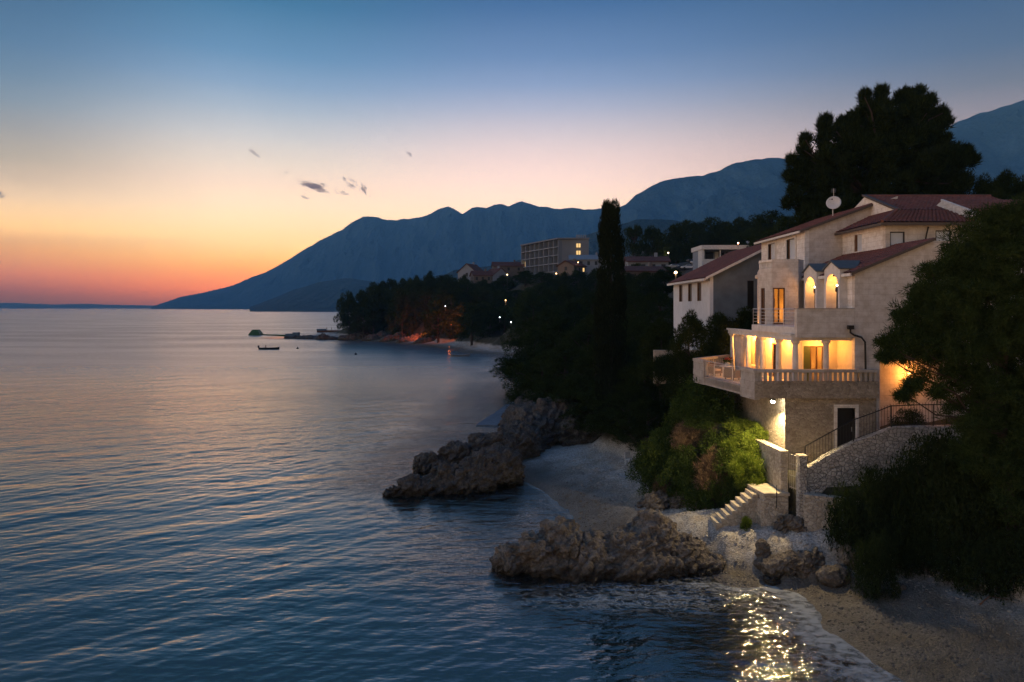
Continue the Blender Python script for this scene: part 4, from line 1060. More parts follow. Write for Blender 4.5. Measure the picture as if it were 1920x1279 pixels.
    MB().box(14.47, 14.53, 37.97, 38.03, 8.42, 8.63).build('bracket', M_dark, root)
    h = MB(); h.box(14.35, 14.65, 37.92, 38.10, 8.34, 8.42); h.box(14.40, 14.60, 38.10, 38.15, 8.32, 8.42); h.build('housing', M_dark, root)
    MB().ball((14.52, 38.00, 8.27), (0.11, 0.10, 0.085), 12, 8).build('bulb', glow('flood_bulb', (1.0, 0.86, 0.58), 260), root, True)
    l = bpy.data.lights.new('flood_light', 'SPOT'); l.energy = 2000; l.color = (1.0, 0.70, 0.31); l.shadow_soft_size = 0.09; l.spot_size = math.radians(152); l.spot_blend = 0.4
    lo = bpy.data.objects.new('flood_light', l); COL.objects.link(lo); lo.location = (14.48, 37.96, 8.06); lo.rotation_euler = Vector((0.25, 0.05, 0.95)).to_track_quat('Z', 'Y').to_euler()
build_shore_works()

# ------------------------------------------------------------------ rocks
def rock_mat(name, c0, c1, c2):
    t = NT(name)
    pos = t.n('NewGeometry').outputs['Position']; sp = t.n('SeparateXYZ'); t.L.new(pos, sp.inputs[0])
    n = t.noise(1.3, 7, 0.68); n2 = t.noise(7, 6, 0.7); n3 = t.noise(26, 4, 0.65)
    col = t.ramp(t.math('ADD', t.math('MULTIPLY', n, 0.5), t.math('MULTIPLY', n2, 0.5)), [(0.30, c0), (0.48, c1), (0.66, c2)])
    lich = t.rng(t.noise(2.1, 5, 0.7, t.vec(1, 1, 1, (1, 2, 3))), 0.60, 0.72)
    col = t.mix(t.math('MULTIPLY', lich, 0.6), col, (0.15, 0.105, 0.045))
    wet = t.rng(t.math('ADD', sp.outputs['Z'], t.math('MULTIPLY', t.math('SUBTRACT', n, 0.5), 0.9)), 0.15, 0.75, 1, 0)
    col = t.mix(wet, col, t.mix(1.0, col, (0.22, 0.20, 0.17), 'MULTIPLY'))
    crv = t.voro(6.5, 'F1', t.vec(1, 1, 1.3))
    nrm = t.bump(t.math('ADD', t.math('MULTIPLY', n3, 0.4), t.math('ADD', n2, t.math('MULTIPLY', crv, 0.8))), 1.0, 0.09)
    return t.done(t.pbr(col, t.math('SUBTRACT', 0.9, t.math('MULTIPLY', wet, 0.5)), nrm, spec=0.3))
M_rock = rock_mat('karst_rock', (0.028, 0.024, 0.020), (0.125, 0.105, 0.086), (0.30, 0.26, 0.215))
M_rock2 = rock_mat('dark_karst_rock', (0.018, 0.016, 0.015), (0.060, 0.054, 0.050), (0.16, 0.145, 0.13))
def rock(name, blobs, vox, m, label, amp=0.35, freq=0.9, seed=0, cat='rock', group=None, angular=0.0):
    bm = bmesh.new()
    for (c, r) in blobs:
        r = r if isinstance(r, tuple) else (r, r, r)
        bmesh.ops.create_icosphere(bm, subdivisions=3, radius=1.0, matrix=Matrix.Translation(c) @ Matrix.Diagonal((*r, 1)))
    me = bpy.data.meshes.new('tmp'); bm.to_mesh(me); bm.free()
    ob = bpy.data.objects.new('tmp', me); COL.objects.link(ob)
    md = ob.modifiers.new('r', 'REMESH'); md.mode = 'VOXEL'; md.voxel_size = vox
    ev = ob.evaluated_get(bpy.context.evaluated_depsgraph_get()).to_mesh()
    n = len(ev.vertices); v = np.empty(n * 3, dtype=np.float32); ev.vertices.foreach_get('co', v); v = v.reshape(-1, 3)
    fs = [tuple(p.vertices) for p in ev.polygons]
    def normals(v):
        m_ = bpy.data.meshes.new('n'); m_.from_pydata(v.tolist(), [], fs); m_.update()
        q = np.empty(n * 3, dtype=np.float32); m_.vertices.foreach_get('normal', q); bpy.data.meshes.remove(m_); return q.reshape(-1, 3)
    nn = normals(v)
    p = v.astype(np.float64) + seed * 13.1
    f1, f2 = worley(p * freq, seed)
    d = fbm(p * freq * 0.55, 3, k=seed) * amp * 1.3 + (f2 - f1 - 0.25) * amp * 1.3 * 0.9
    v = v + nn * d[:, None] + np.stack([fbm(p * freq * 0.8 + 40, 3, k=seed + 2), fbm(p * freq * .8 + 80, 3, k=seed + 3), np.zeros(n)], 1) * amp * 0.9
    nn = normals(v)
    q = np.stack([p[:, 0] * .85 + p[:, 2] * .5, p[:, 1], p[:, 2] * .85 - p[:, 0] * .5], 1)       # tilted beds
    bed = q[:, 2] * freq * 2.6 + fbm(p * freq * .6, 3, k=seed + 4) * 1.6
    step = np.abs((bed % 1.0) - .5) * 2
    h1, h2 = worley(q * np.array([1.0, 1.0, 1.8]) * freq * 1.7, seed + 6)
    g1, g2 = worley(p * freq * 4.2, seed + 7)
    rid = 1 - np.abs(fbm(p * freq * 2.4, 4, k=seed + 9)) * 2
    d = (np.clip(h2 - h1, 0, .5) - .25) * amp * 1.15 + (step - .5) * amp * .34 + (np.clip(g2 - g1, 0, .4) - .2) * amp * .36 + (rid - .6) * amp * .34 + fbm(p * freq * 9, 3, k=seed + 11) * amp * .22
    v = v + nn * d[:, None]
    bpy.data.objects.remove(ob); bpy.data.meshes.remove(me)
    c = np.mean([np.array(b[0]) for b in blobs], 0)
    o = mesh_obj(name, v, fs, m, None, angular == 0.0, origin=(c[0], c[1], 0))
    return tag(o, label, cat, group)
rock('sea_rock', [((-0.1, 35.3, 0.3), (1.1, 1.0, 1.0)), ((1.2, 35.5, 0.6), (1.3, 1.3, 1.25)), ((2.6, 35.9, 0.9), (1.4, 1.5, 1.35)), ((4.3, 35.7, 0.5), (1.8, 1.5, 1.2)), ((6.2, 35.9, 0.8), (1.7, 1.6, 1.4)),
     ((7.5, 36.6, 1.0), (1.5, 1.6, 1.55)), ((9.0, 35.7, 0.55), (1.4, 1.3, 1.15)), ((10.0, 35.2, 0.2), (0.9, 0.9, 0.8)), ((6.8, 34.7, 0.1), (2.2, 0.9, 0.9)), ((3.2, 34.8, 0.1), (2.6, 0.9, 0.9))],
     0.05, M_rock, 'broad craggy brown sea rock lying in the water in front of the beach', 0.33, 0.85, 3)
rock('rock_outcrop', [((-8.5, 49.2, 0.1), (0.8, 0.7, 0.75)), ((-7.4, 49.6, 0.2), (0.9, 0.9, 0.95)), ((-6.1, 50.2, 0.1), (1.2, 1.0, 0.8)), ((-4.6, 51.0, 0.5), (1.9, 1.4, 1.35)), ((-2.6, 51.8, 0.8), (1.9, 1.7, 1.6)), ((-1.0, 53.3, 1.0), (1.7, 2.0, 1.6)),
     ((-6.6, 56.3, 0.3), (1.9, 1.0, 1.15)), ((-4.2, 56.8, 0.7), (2.2, 1.4, 1.5)), ((-1.6, 57.5, 1.1), (2.4, 1.9, 1.8)), ((0.4, 60, 1.3), (2.2, 2.6, 1.9))],
     0.07, M_rock2, 'long dark jagged rock outcrop running out into the sea beside the cove', 0.42, 0.8, 5)
rock('rock_cliff', [((1.8, 64.5, 1.3), (2.6, 3.2, 2.2)), ((4.6, 68.5, 1.9), (4.2, 3.6, 2.7)), ((1.6, 75, 0.8), (2.6, 4.5, 2.2)), ((7.0, 63.5, 1.8), (3.2, 2.4, 1.9)), ((3.2, 83, 0.8), (3.0, 5, 2.6)), ((1.9, 97, 0.5), (1.6, 4, 2.0))],
     0.14, M_rock2, 'brown rock cliff under the dark pines behind the small cove', 0.6, 0.55, 8)
_z = tz(14.0, 33.9)
rock('rock', [((13.8, 33.8, _z - .2), (1.3, 0.65, 0.6)), ((14.8, 33.8, _z - .05), (0.8, 0.6, 0.55)), ((12.9, 33.5, 0.05), (0.5, 0.45, 0.4))], 0.05, M_rock, 'low barnacled rock hump at the edge of the pebble beach', 0.22, 1.5, 11)
_z = tz(15.4, 32.7)
rock('boulder', [((15.15, 32.6, _z + .2), (0.58, 0.5, 0.55)), ((15.65, 32.75, _z + .25), (0.52, 0.5, 0.52))], 0.05, M_rock, 'square pale boulder at the water edge, next to the low rock hump', 0.10, 1.1, 12)
rock('rock', [((16.5, 33.2, tz(16.5, 33.2) + .15), (0.6, 0.55, 0.6))], 0.05, M_rock, 'brown rock half buried in pebbles behind the square boulder', 0.2, 1.5, 13)
rock('rock', [((12.75, 34.6, tz(12.75, 34.6) + .35), (0.36, 0.28, 0.62)), ((12.65, 34.3, tz(12.65, 34.3) + .05), (0.48, 0.36, 0.45))], 0.04, M_rock, 'upright pointed stone standing on the beach below the landing', 0.12, 1.3, 14)
rock('rock', [((14.35, 35.95, 2.0), (0.6, 0.35, 0.5)), ((14.85, 35.5, 2.1), (0.35, 0.35, 0.5))], 0.05, M_rock, 'rough ledge of rock under the stone landing', 0.22, 1.4, 15)
rock('rock', [((9.3, 43.4, 1.0), (1.0, 0.9, 0.95)), ((8.6, 43.9, 0.7), (0.8, 0.8, 0.7))], 0.06, M_rock, 'grey rock at the back of the beach below the left end of the bushes', 0.25, 1.2, 16)
rock('rock', [((10.9, 42.8, 1.1), (1.15, 0.9, 0.95)), ((12.0, 42.0, 1.2), (0.9, 0.8, 0.8))], 0.06, M_rock, 'rounded grey rock under the bushes near the foot of the steps', 0.25, 1.2, 17)
rock('rock', [((11.15, 37.3, 0.85), (0.36, 0.3, 0.26))], 0.035, M_rock, 'small pale rock on the beach at the foot of the steps', 0.08, 2.0, 18)
rock('rock', [((17.7, 31.2, 0.75), (0.3, 0.26, 0.2))], 0.03, M_rock, 'small loose rock on the beach in front of the curved wall', 0.08, 2.0, 19)
# loose stones too many to count
def build_pebbles():
    r = np.random.default_rng(5)
    base = bmesh.new(); bmesh.ops.create_icosphere(base, subdivisions=1, radius=1.0)
    bv = np.array([v.co[:] for v in base.verts]); bf = np.array([[q.index for q in f.verts] for f in base.faces]); base.free()
    P = []
    while len(P) < 9000:
        x = r.uniform(3, 22, 4000); y = r.uniform(22, 60, 4000)
        z = terrain(x, y); b = sdist(x, y, BENCH)
        ok = (z > 0.05) & (z < 2.2) & (b < -0.2)
        P += list(zip(x[ok], y[ok], z[ok]))
    P = np.array(P[:9000]); n = len(P)
    s = np.exp(r.normal(math.log(0.036), 0.40, n)).clip(0.015, 0.16)
    sc = np.stack([s * r.uniform(.8, 1.5, n), s * r.uniform(.7, 1.2, n), s * r.uniform(.4, .8, n)], 1)
    a = r.uniform(0, 6.28, n); ca, sa = np.cos(a), np.sin(a)
    q = bv[None] * sc[:, None, :] * (1 + r.uniform(-.15, .15, (n, len(bv), 1)))
    v = np.stack([q[..., 0] * ca[:, None] - q[..., 1] * sa[:, None], q[..., 0] * sa[:, None] + q[..., 1] * ca[:, None], q[..., 2]], -1) + P[:, None, :]
    f = (bf[None] + (np.arange(n) * len(bv))[:, None, None]).reshape(-1, 3)
    t = NT('pebble'); g = t.n('NewGeometry')
    c = t.ramp(g.outputs['Random Per Island'], [(0, (0.22, 0.21, 0.19)), (0.5, (0.34, 0.325, 0.30)), (1, (0.47, 0.45, 0.42))])
    sp = t.n('SeparateXYZ'); t.L.new(g.outputs['Position'], sp.inputs[0])
    c = t.mix(t.rng(t.math('ADD', sp.outputs['Z'], t.rng(sp.outputs['Y'], 28.5, 34.5, -0.45, 0.0)), 0.25, 1.1, 1, 0), c, t.mix(1.0, c, (0.33, 0.31, 0.285), 'MULTIPLY'))  # wet stones, with the same tree shade painted into the nearer ones
    m = t.done(t.pbr(c, 0.8, spec=0.3))
    o = mesh_obj('pebbles', v.reshape(-1, 3), f, m, smooth=True); tag(o, kind='stuff')
build_pebbles()
# ------------------------------------------------------------------ trees and shrubs
def leaf_mat(name, c0, c1, c2, tr=0.25):
    t = NT(name); g = t.n('NewGeometry'); oi = t.n('ObjectInfo')
    big = t.noise(0.5, 3, 0.6)
    f = t.math('ADD', t.math('MULTIPLY', g.outputs['Random Per Island'], 0.55), t.math('ADD', t.math('MULTIPLY', big, 0.5), t.math('MULTIPLY', oi.outputs['Random'], 0.15)))
    col = t.ramp(f, [(0.2, c0), (0.55, c1), (0.9, c2)])
    d = t.n('BsdfDiffuse'); t.L.new(col, d.inputs['Color'])
    q = t.n('BsdfTranslucent'); t.L.new(t.mix(1.0, col, (1.2, 1.25, 0.5), 'MULTIPLY'), q.inputs['Color'])
    m = t.n('MixShader'); m.inputs[0].default_value = tr; t.L.new(d.outputs[0], m.inputs[1]); t.L.new(q.outputs[0], m.inputs[2])
    return t.done(m.outputs[0])
L_pine = leaf_mat('pine_needles', (0.010, 0.016, 0.007), (0.022, 0.034, 0.012), (0.040, 0.055, 0.018))
L_near = leaf_mat('near_pine_needles', (0.012, 0.023, 0.009), (0.026, 0.046, 0.016), (0.050, 0.074, 0.026))
L_cyp = leaf_mat('cypress_sprays', (0.006, 0.010, 0.006), (0.012, 0.018, 0.009), (0.022, 0.030, 0.014), 0.1)
L_shrub = leaf_mat('shrub_leaves', (0.022, 0.040, 0.012), (0.045, 0.075, 0.020), (0.085, 0.115, 0.030))
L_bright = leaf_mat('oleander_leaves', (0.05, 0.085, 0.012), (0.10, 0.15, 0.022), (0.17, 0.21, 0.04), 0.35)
L_dry = leaf_mat('dry_twigs', (0.07, 0.045, 0.028), (0.14, 0.095, 0.062), (0.22, 0.16, 0.11), 0.1)
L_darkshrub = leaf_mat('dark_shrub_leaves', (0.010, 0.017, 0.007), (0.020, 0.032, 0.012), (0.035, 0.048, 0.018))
M_bark = plain('bark', (0.055, 0.042, 0.034), 0.95, 0.25, 6, 0.8)

def leaves(cs, rs, per, ln, wd, r, up=0.35, out=0.9, flat=0.75, shell=0.5, broad=False, jit=0.55):
    """leaf-sized faces spread through clumps; cs (n,3), rs (n,)"""
    cs = np.asarray(cs, dtype=np.float64); rs = np.asarray(rs, dtype=np.float64)
    n = len(cs) * per
    d = r.normal(0, 1, (n, 3)); d /= np.linalg.norm(d, axis=1)[:, None]
    rad = r.uniform(shell, 1.0, n) ** 0.6
    R = np.repeat(rs, per) * rad
    # lumpy, not round, clumps
    off = d * R[:, None] * np.array([1, 1, flat])
    base = np.repeat(cs, per, 0) + off
    a = d * out + np.array([0, 0, up]) + r.normal(0, jit, (n, 3)); a /= np.linalg.norm(a, axis=1)[:, None]
    w = np.cross(a, r.normal(0, 1, (n, 3))); w /= np.linalg.norm(w, axis=1)[:, None]
    L = ln * r.uniform(0.6, 1.35, n)[:, None]; Wd = wd * r.uniform(0.7, 1.3, n)[:, None]
    if broad:
        v = np.stack([base, base + a * L * .45 + w * Wd * .5, base + a * L, base + a * L * .45 - w * Wd * .5], 1)
        f = np.arange(n * 4).reshape(n, 4)
    else:
        v = np.stack([base - w * Wd * .5, base + w * Wd * .5, base + a * L], 1)
        f = np.arange(n * 3).reshape(n, 3)
    return v.reshape(-1, 3), f
def joinvf(lst):
    V = []; Fs = []; o = 0
    for v, f in lst: V.append(v); Fs.append(f + o); o += len(v)
    return np.concatenate(V), np.concatenate(Fs)
PROTO = {}
def proto(key, trunk_mb, lv, lf, lm):
    """register a tree (built around its own foot) as two meshes to be shared by all its copies"""
    tm = bpy.data.meshes.new('trunk'); tm.from_pydata(trunk_mb.v, [], trunk_mb.f); tm.update(); tm.materials.append(M_bark)
    tm.polygons.foreach_set('use_smooth', np.ones(len(tm.polygons), dtype=bool))
    cm = bpy.data.meshes.new('crown'); fill(cm, lv, lf); cm.materials.append(lm)
    PROTO[key] = (tm, cm, float(lv[:, 2].max()), float(np.percentile(np.hypot(lv[:, 0], lv[:, 1]), 97)))
def limb(mb, p, q, r0, r1, r, k=3, sag=0.12):
    p, q = Vector(p), Vector(q); L = (q - p).length
    pts = [p.lerp(q, i / k) + (Vector(r.normal(0, 1, 3)) * L * 0.05 if 0 < i < k else Vector((0, 0, 0))) - Vector((0, 0, sag * L * math.sin(math.pi * i / k))) for i in range(k + 1)]
    mb.tube(pts, [r0 + (r1 - r0) * i / k for i in range(k + 1)], 6, False)
def pine(key, seed, h, cr, z0, nclump, rc, per, ln, wd, lm=None, flat=0.6, top=1.0, lean=(0, 0), limbs=14, low=0.0):
    r = np.random.default_rng(seed); mb = MB()
    tip = Vector((lean[0], lean[1], h * 0.86))
    trunk = [Vector((0, 0, -1.2)), Vector((0, 0, h * .12)), Vector((lean[0] * .3 + r.normal(0, .15), lean[1] * .3, h * .4)), Vector((lean[0] * .7, lean[1] * .7 + r.normal(0, .15), h * .65)), tip]
    mb.tube(trunk, [h * .030 + .05, h * .026 + .04, h * .02 + .03, h * .013 + .02, .03], 8, False)
    cs = []; rs = []
    for i in range(nclump):
        t = r.uniform(0, 1); a = r.uniform(0, 2 * math.pi)
        prof = (math.sin(math.pi * min(1, (0.18 + low + t * (0.82 - low)))) ** 0.55) if top >= 1 else (1 - abs(t - 0.35) * .9)
        rad = cr * prof * math.sqrt(r.uniform(0.12, 1.0)) * r.uniform(0.8, 1.12)
        z = z0 + (h - z0 - rc * .5) * t
        cs.append((lean[0] * z / h + rad * math.cos(a), lean[1] * z / h + rad * math.sin(a), z + r.normal(0, .25))); rs.append(rc * r.uniform(0.6, 1.3) * (1.05 - 0.3 * t))
    order = r.permutation(nclump)[:limbs]
    for i in order:
        c = Vector(cs[i]); zb = min(h * .8, max(h * .1, c.z - math.hypot(c.x, c.y) * 0.55 - .3))
        k = zb / (h * .86); b = Vector((lean[0] * k, lean[1] * k, zb)); limb(mb, b, c, h * .010 + .03, 0.025, r)
    v, f = leaves(cs, rs, per, ln, wd, r, flat=flat)
    proto(key, mb, v, f, lm or L_pine)
pine('pine_a', 1, 11, 4.6, 2.2, 64, 1.35, 110, 0.55, 0.17, low=.1)
pine('pine_b', 2, 12, 5.2, 3.0, 70, 1.4, 110, 0.55, 0.17, lean=(1.0, .4))
pine('pine_c', 3, 9, 5.0, 1.6, 60, 1.3, 110, 0.5, 0.16, lean=(-.8, .3), low=.15)
pine('pine_mid_a', 4, 11, 4.4, 1.4, 105, 1.1, 190, 0.36, 0.085, low=.15)
pine('pine_mid_b', 5, 10, 5.0, 1.8, 110, 1.1, 190, 0.36, 0.085, lean=(-.7, 0), low=.1)
pine('umbrella_a', 6, 9.5, 4.6, 5.2, 46, 1.15, 120, 0.45, 0.14, flat=.5, top=.5, lean=(.6, 0), limbs=22)
pine('umbrella_b', 7, 9.0, 4.2, 4.6, 44, 1.15, 120, 0.45, 0.14, flat=.5, top=.5, lean=(-.7, .3), limbs=22)
def shrub(key, seed, h, cr, nclump, rc, per, ln, wd, lm, broad=True, up=.25, shell=.3):
    r = np.random.default_rng(seed); mb = MB(); cs = []; rs = []
    for i in range(nclump):
        a = r.uniform(0, 6.283); t = r.uniform(0, 1) ** .8
        rad = cr * math.sqrt(r.uniform(0, 1)) * math.sqrt(max(0.05, 1 - (t * .95) ** 2.2))
        cs.append((rad * math.cos(a), rad * math.sin(a), rc * .3 + (h - rc) * t)); rs.append(rc * r.uniform(.6, 1.25))
    for i in range(min(nclump, 12)): limb(mb, (r.normal(0, .12), r.normal(0, .12), -.5), cs[i], .035, .012, r, sag=-.05)
    v, f = leaves(cs, rs, per, ln, wd, r, up=up, broad=broad, flat=.9, shell=shell, jit=.85)
    proto(key, mb, v, f, lm)
shrub('shrub', 21, 2.2, 1.6, 42, .55, 150, .20, .075, L_shrub)
shrub('shrub_b', 22, 2.6, 1.5, 42, .55, 150, .17, .065, L_shrub)
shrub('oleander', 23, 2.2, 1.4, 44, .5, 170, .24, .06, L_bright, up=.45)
shrub('dry_shrub', 24, 1.8, 1.2, 34, .42, 150, .24, .022, L_dry, broad=False)
shrub('dark_shrub', 25, 2.2, 1.9, 50, .6, 190, .17, .055, L_darkshrub)
shrub('dark_shrub_b', 26, 2.8, 1.8, 54, .6, 190, .15, .05, L_darkshrub)
shrub('far_shrub', 27, 3.0, 2.6, 30, .9, 110, .42, .17, L_darkshrub)
def plant(key, name, x, y, z, s, rot, label, cat, group=None, sz=None):
    tm, cm, hh, rr = PROTO[key]
    e = empty(name, (x, y, z), label, cat, group)
    e.rotation_euler = (0, 0, rot); e.scale = (s, s, sz if sz else s)
    for nm, me in (('trunk', tm), ('crown', cm)):
        o = bpy.data.objects.new(nm, me); COL.objects.link(o); o.parent = e
    return e
R5 = np.random.default_rng(55)
def plant_to(key, name, px, ptop, Y, label, cat, group=None, wid=None, zb=None, sink=0.3, round_=False):
    """a tree at this bearing and distance whose top reaches the given photo row"""
    tm, cm, hh, rr = PROTO[key]
    x = (px - 960) / F * Y; zt = H - (ptop - HY) / F * Y
    z = (tz(x, Y) if zb is None else zb) - sink
    sz = max(zt - z, 0.8) / hh
    s = (wid / 2) / rr if wid else min(max(sz, .45), 1.5)
    if round_ and sz > 1.25 * s:
        sz = 1.25 * s; z = zt - sz * hh
    return plant(key, name, x, Y, z, s, float(R5.uniform(0, 6.28)), label, cat, group, sz)

# --- cypress: a tall dark column
def build_cypress():
    r = np.random.default_rng(31); mb = MB(); h = 17.2
    mb.tube([(0, 0, -1), (0, 0, 5), (0.05, 0, 12), (0, 0, 16)], [.22, .18, .1, .03], 8, False)
    cs = []; rs = []
    for i in range(330):
        t = r.uniform(0.02, 1.0); a = r.uniform(0, 6.283)
        prof = float(np.interp(t, [0, .1, .35, .6, .8, .9, .96, 1], [.9, 1.35, 1.62, 1.45, 1.18, .92, .74, .5]))
        rad = prof * (0.55 + .45 * math.sqrt(r.uniform(0, 1)))
        if t > .93 and r.uniform() < .35: continue
        cs.append((rad * .82 * math.cos(a), rad * .82 * math.sin(a), h * t)); rs.append(.42 * r.uniform(.7, 1.2))
    v, f = leaves(cs, rs, 130, .30, .07, r, up=1.3, out=.45, flat=1.5, jit=.3)
    proto('cypress', mb, v, f, L_cyp)
build_cypress()
plant_to('cypress', 'cypress_tree', 1145, 367, 62, 'tall slender dark cypress standing alone against the blue mountains', 'tree', wid=2.9)

# --- the giant pine behind the villa
def build_big_pine():
    r = np.random.default_rng(41); mb = MB(); Y0 = 72.0
    # crown lobes seen against the sky: (column, row, radius in photo pixels)
    lobes = [(1652, 222, 40), (1624, 206, 16), (1706, 206, 30), (1738, 212, 22), (1762, 240, 18), (1592, 256, 28), (1550, 252, 10), (1628, 290, 60), (1534, 295, 30), (1508, 282, 10), (1502, 308, 14), (1492, 330, 12), (1560, 330, 48), (1700, 290, 60), (1655, 350, 66), (1508, 380, 20), (1525, 412, 34), (1590, 400, 46),
             (1756, 325, 36), (1792, 280, 14), (1806, 300, 16), (1796, 335, 22), (1740, 390, 46), (1640, 245, 40), (1780, 400, 36), (1621, 182, 6), (1652, 176, 6), (1649, 192, 8), (1690, 184, 7), (1700, 178, 6), (1721, 176, 7), (1742, 186, 7), (1768, 212, 8), (1772, 228, 8), (1543, 238, 5), (1548, 228, 4), (1510, 262, 5), (1486, 302, 5), (1480, 330, 6),
             (1582, 232, 7), (1568, 246, 6), (1478, 382, 7), (1490, 360, 8), (1815, 285, 7), (1826, 300, 6), (1600, 226, 8), (1722, 245, 38), (1715, 330, 56), (1590, 300, 46), (1560, 380, 42), (1620, 400, 52), (1690, 410, 52), (1536, 350, 30), (1742, 252, 28), (1680, 250, 52), (1520, 395, 26), (1650, 210, 26), (1710, 215, 30), (1575, 290, 34), (1555, 312, 30), (1602, 252, 30), (1522, 335, 28), (1752, 292, 36), (1772, 312, 34), (1772, 268, 18), (1790, 345, 30), (1770, 360, 40), (1545, 268, 14), (1520, 300, 18)]
    c0 = W(1660, 430, Y0); base = tz(c0.x, Y0) - .5
    cs = []; rs = []
    for px, py, pr in lobes:
        c = W(px, py, Y0); R = pr / F * Y0
        n = max(6, int(R * R * 6.5))
        for i in range(n):
            d = r.normal(0, 1, 3); d /= np.linalg.norm(d); q = r.uniform(.2, 1) ** .6
            p = Vector((c.x + d[0] * R * q * .92, c.y + d[1] * R * q * 1.15, c.z + d[2] * R * q * .85))
            cs.append((p.x - c0.x, p.y - Y0, p.z - base)); rs.append(r.uniform(.34, .72))
    tips = [W(px, py, Y0 + r.normal(0, 1)) for px, py, pr in lobes]
    forks = [Vector((0, 0, 7)), Vector((-2.2, .5, 10.5)), Vector((1.2, -.5, 11.5)), Vector((.2, 0, 15))]
    mb.tube([(0.3, 0, -1), (0.1, 0, 3), forks[0], forks[2], forks[3], (0.6, 0, 19)], [.62, .52, .45, .34, .22, .06], 10, False)
    mb.tube([forks[0], forks[1], (-4, .8, 13.5)], [.4, .28, .1], 8, False)
    for t in tips:
        q = Vector((t.x - c0.x, t.y - Y0, t.z - base)); b = min(forks, key=lambda f_: (q - f_).length + (4 if f_.z > q.z else 0)); limb(mb, b, q, .17, .04, r, 4, .06)
    v, f = leaves(cs, rs, 165, .54, .095, r, up=.95, out=.7, flat=1.1, shell=.1)
    proto('big_pine', mb, v, f, L_pine)
    plant('big_pine', 'pine_tree', c0.x, Y0, base, 1.0, 0.0, 'giant dark pine with a ragged spreading crown towering behind the villa roof', 'tree')
build_big_pine()
# --- the near pine at the right edge, in front of the villa
def build_near_pine():
    r = np.random.default_rng(43); mb = MB(); Y0 = 29.0
    lobes = [(1778, 488, 30), (1742, 512, 16), (1812, 446, 34), (1858, 428, 34), (1908, 432, 36), (1724, 548, 21), (1768, 560, 52), (1706, 588, 24), (1688, 626, 26), (1664, 642, 12), (1712, 640, 42), (1682, 668, 21), (1755, 640, 46), (1818, 525, 60),
             (1835, 620, 75), (1895, 525, 70), (1905, 640, 80), (1790, 700, 38), (1732, 714, 27), (1708, 724, 10), (1694, 742, 5), (1768, 742, 16), (1855, 720, 65), (1925, 740, 75), (1965, 560, 85), (1965, 680, 85), (1815, 785, 46), (1885, 800, 60), (1694, 596, 10), (1990, 470, 70), (1835, 850, 42), (1890, 870, 55), (1945, 860, 65), (1905, 940, 40), (1720, 566, 10), (1660, 668, 5), (1806, 478, 38), (1850, 480, 60), (1885, 450, 50), (1780, 600, 58), (1760, 655, 48), (1745, 562, 34), (1732, 604, 34), (1830, 560, 70), (1800, 650, 60), (1768, 520, 26), (1840, 405, 18), (1880, 398, 20), (1915, 392, 20), (1950, 400, 40)]
    c0 = W(1900, 800, Y0); base = tz(c0.x, Y0) - .3
    cs = []; rs = []
    for px, py, pr in lobes:
        c = W(px, py, Y0); R = pr / F * Y0
        n = max(9, int(R * R * 30))
        for i in range(n):
            d = r.normal(0, 1, 3); d /= np.linalg.norm(d); q = r.uniform(.15, 1) ** .6
            cs.append((c.x + d[0] * R * q - c0.x, c.y + d[1] * R * q * 1.2 - Y0, c.z + d[2] * R * q * .85 - base)); rs.append(r.uniform(.24, .46))
    mb.tube([(.9, 1.2, -1), (.7, .9, 2), (-.1, .3, 4.5), (-.4, .2, 7.5), (0, 0, 10.5)], [.34, .28, .22, .15, .05], 10, False)
    for px, py, pr in lobes:
        q = W(px, py, Y0); q = Vector((q.x - c0.x, r.normal(0, .3), q.z - base)); zb = min(9.5, max(.8, q.z - abs(q.x) * .35)); limb(mb, (-.3, 0, zb), q, .07, .02, r, 4, .05)
    v, f = leaves(cs, rs, 150, .21, .032, r, up=.25, out=.8, flat=.8, shell=.05, jit=.6)
    proto('near_pine', mb, v, f, L_near)
    plant('near_pine', 'pine_tree', c0.x, Y0, base, 1.0, 0.0, 'bushy green pine at the right edge of the picture covering part of the villa front', 'tree')
build_near_pine()

# --- dark slope at the right, below the near pine
G = 'dark shrubs on the slope in front of the ramp wall'
for (px, pt, Y, key, w) in [(1600, 892, 33.2, 'dark_shrub', 2.6), (1640, 862, 33.4, 'dark_shrub_b', 2.6), (1690, 830, 33.2, 'dark_shrub', 3.2), (1745, 800, 32.6, 'dark_shrub_b', 3.2), (1800, 790, 31.5, 'dark_shrub', 3.6), (1860, 770, 31.0, 'dark_shrub_b', 3.8), (1920, 760, 31, 'dark_shrub', 4.2),
                            (1650, 905, 33.6, 'dark_shrub', 2.2), (1700, 895, 33.2, 'dark_shrub_b', 2.6), (1760, 880, 32.2, 'dark_shrub', 3.0), (1820, 870, 31.0, 'dark_shrub_b', 3.4), (1885, 860, 30.2, 'dark_shrub', 3.6), (1690, 945, 32.9, 'dark_shrub_b', 1.9), (1735, 955, 32.0, 'dark_shrub', 2.2), (1790, 965, 30.9, 'dark_shrub_b', 2.4),
                            (1850, 975, 29.8, 'dark_shrub', 2.6), (1910, 985, 28.9, 'dark_shrub_b', 2.8), (1960, 960, 28.4, 'dark_shrub', 3), (1980, 800, 30, 'dark_shrub_b', 4)]:
    plant_to(key, 'shrub', px, pt, Y, 'dense nearly black shrub on the slope below the ramp wall at the right', 'shrub', G, wid=w)
plant_to('dark_shrub', 'shrub', 1640, 982, 31.0, 'low dark shrub growing out of the foot of the curved beach wall', 'shrub', wid=1.9, sink=.3)
plant_to('dark_shrub_b', 'shrub', 1705, 760, 36.9, 'round dark shrub behind the iron railing in the orange light', 'shrub', wid=2.2)
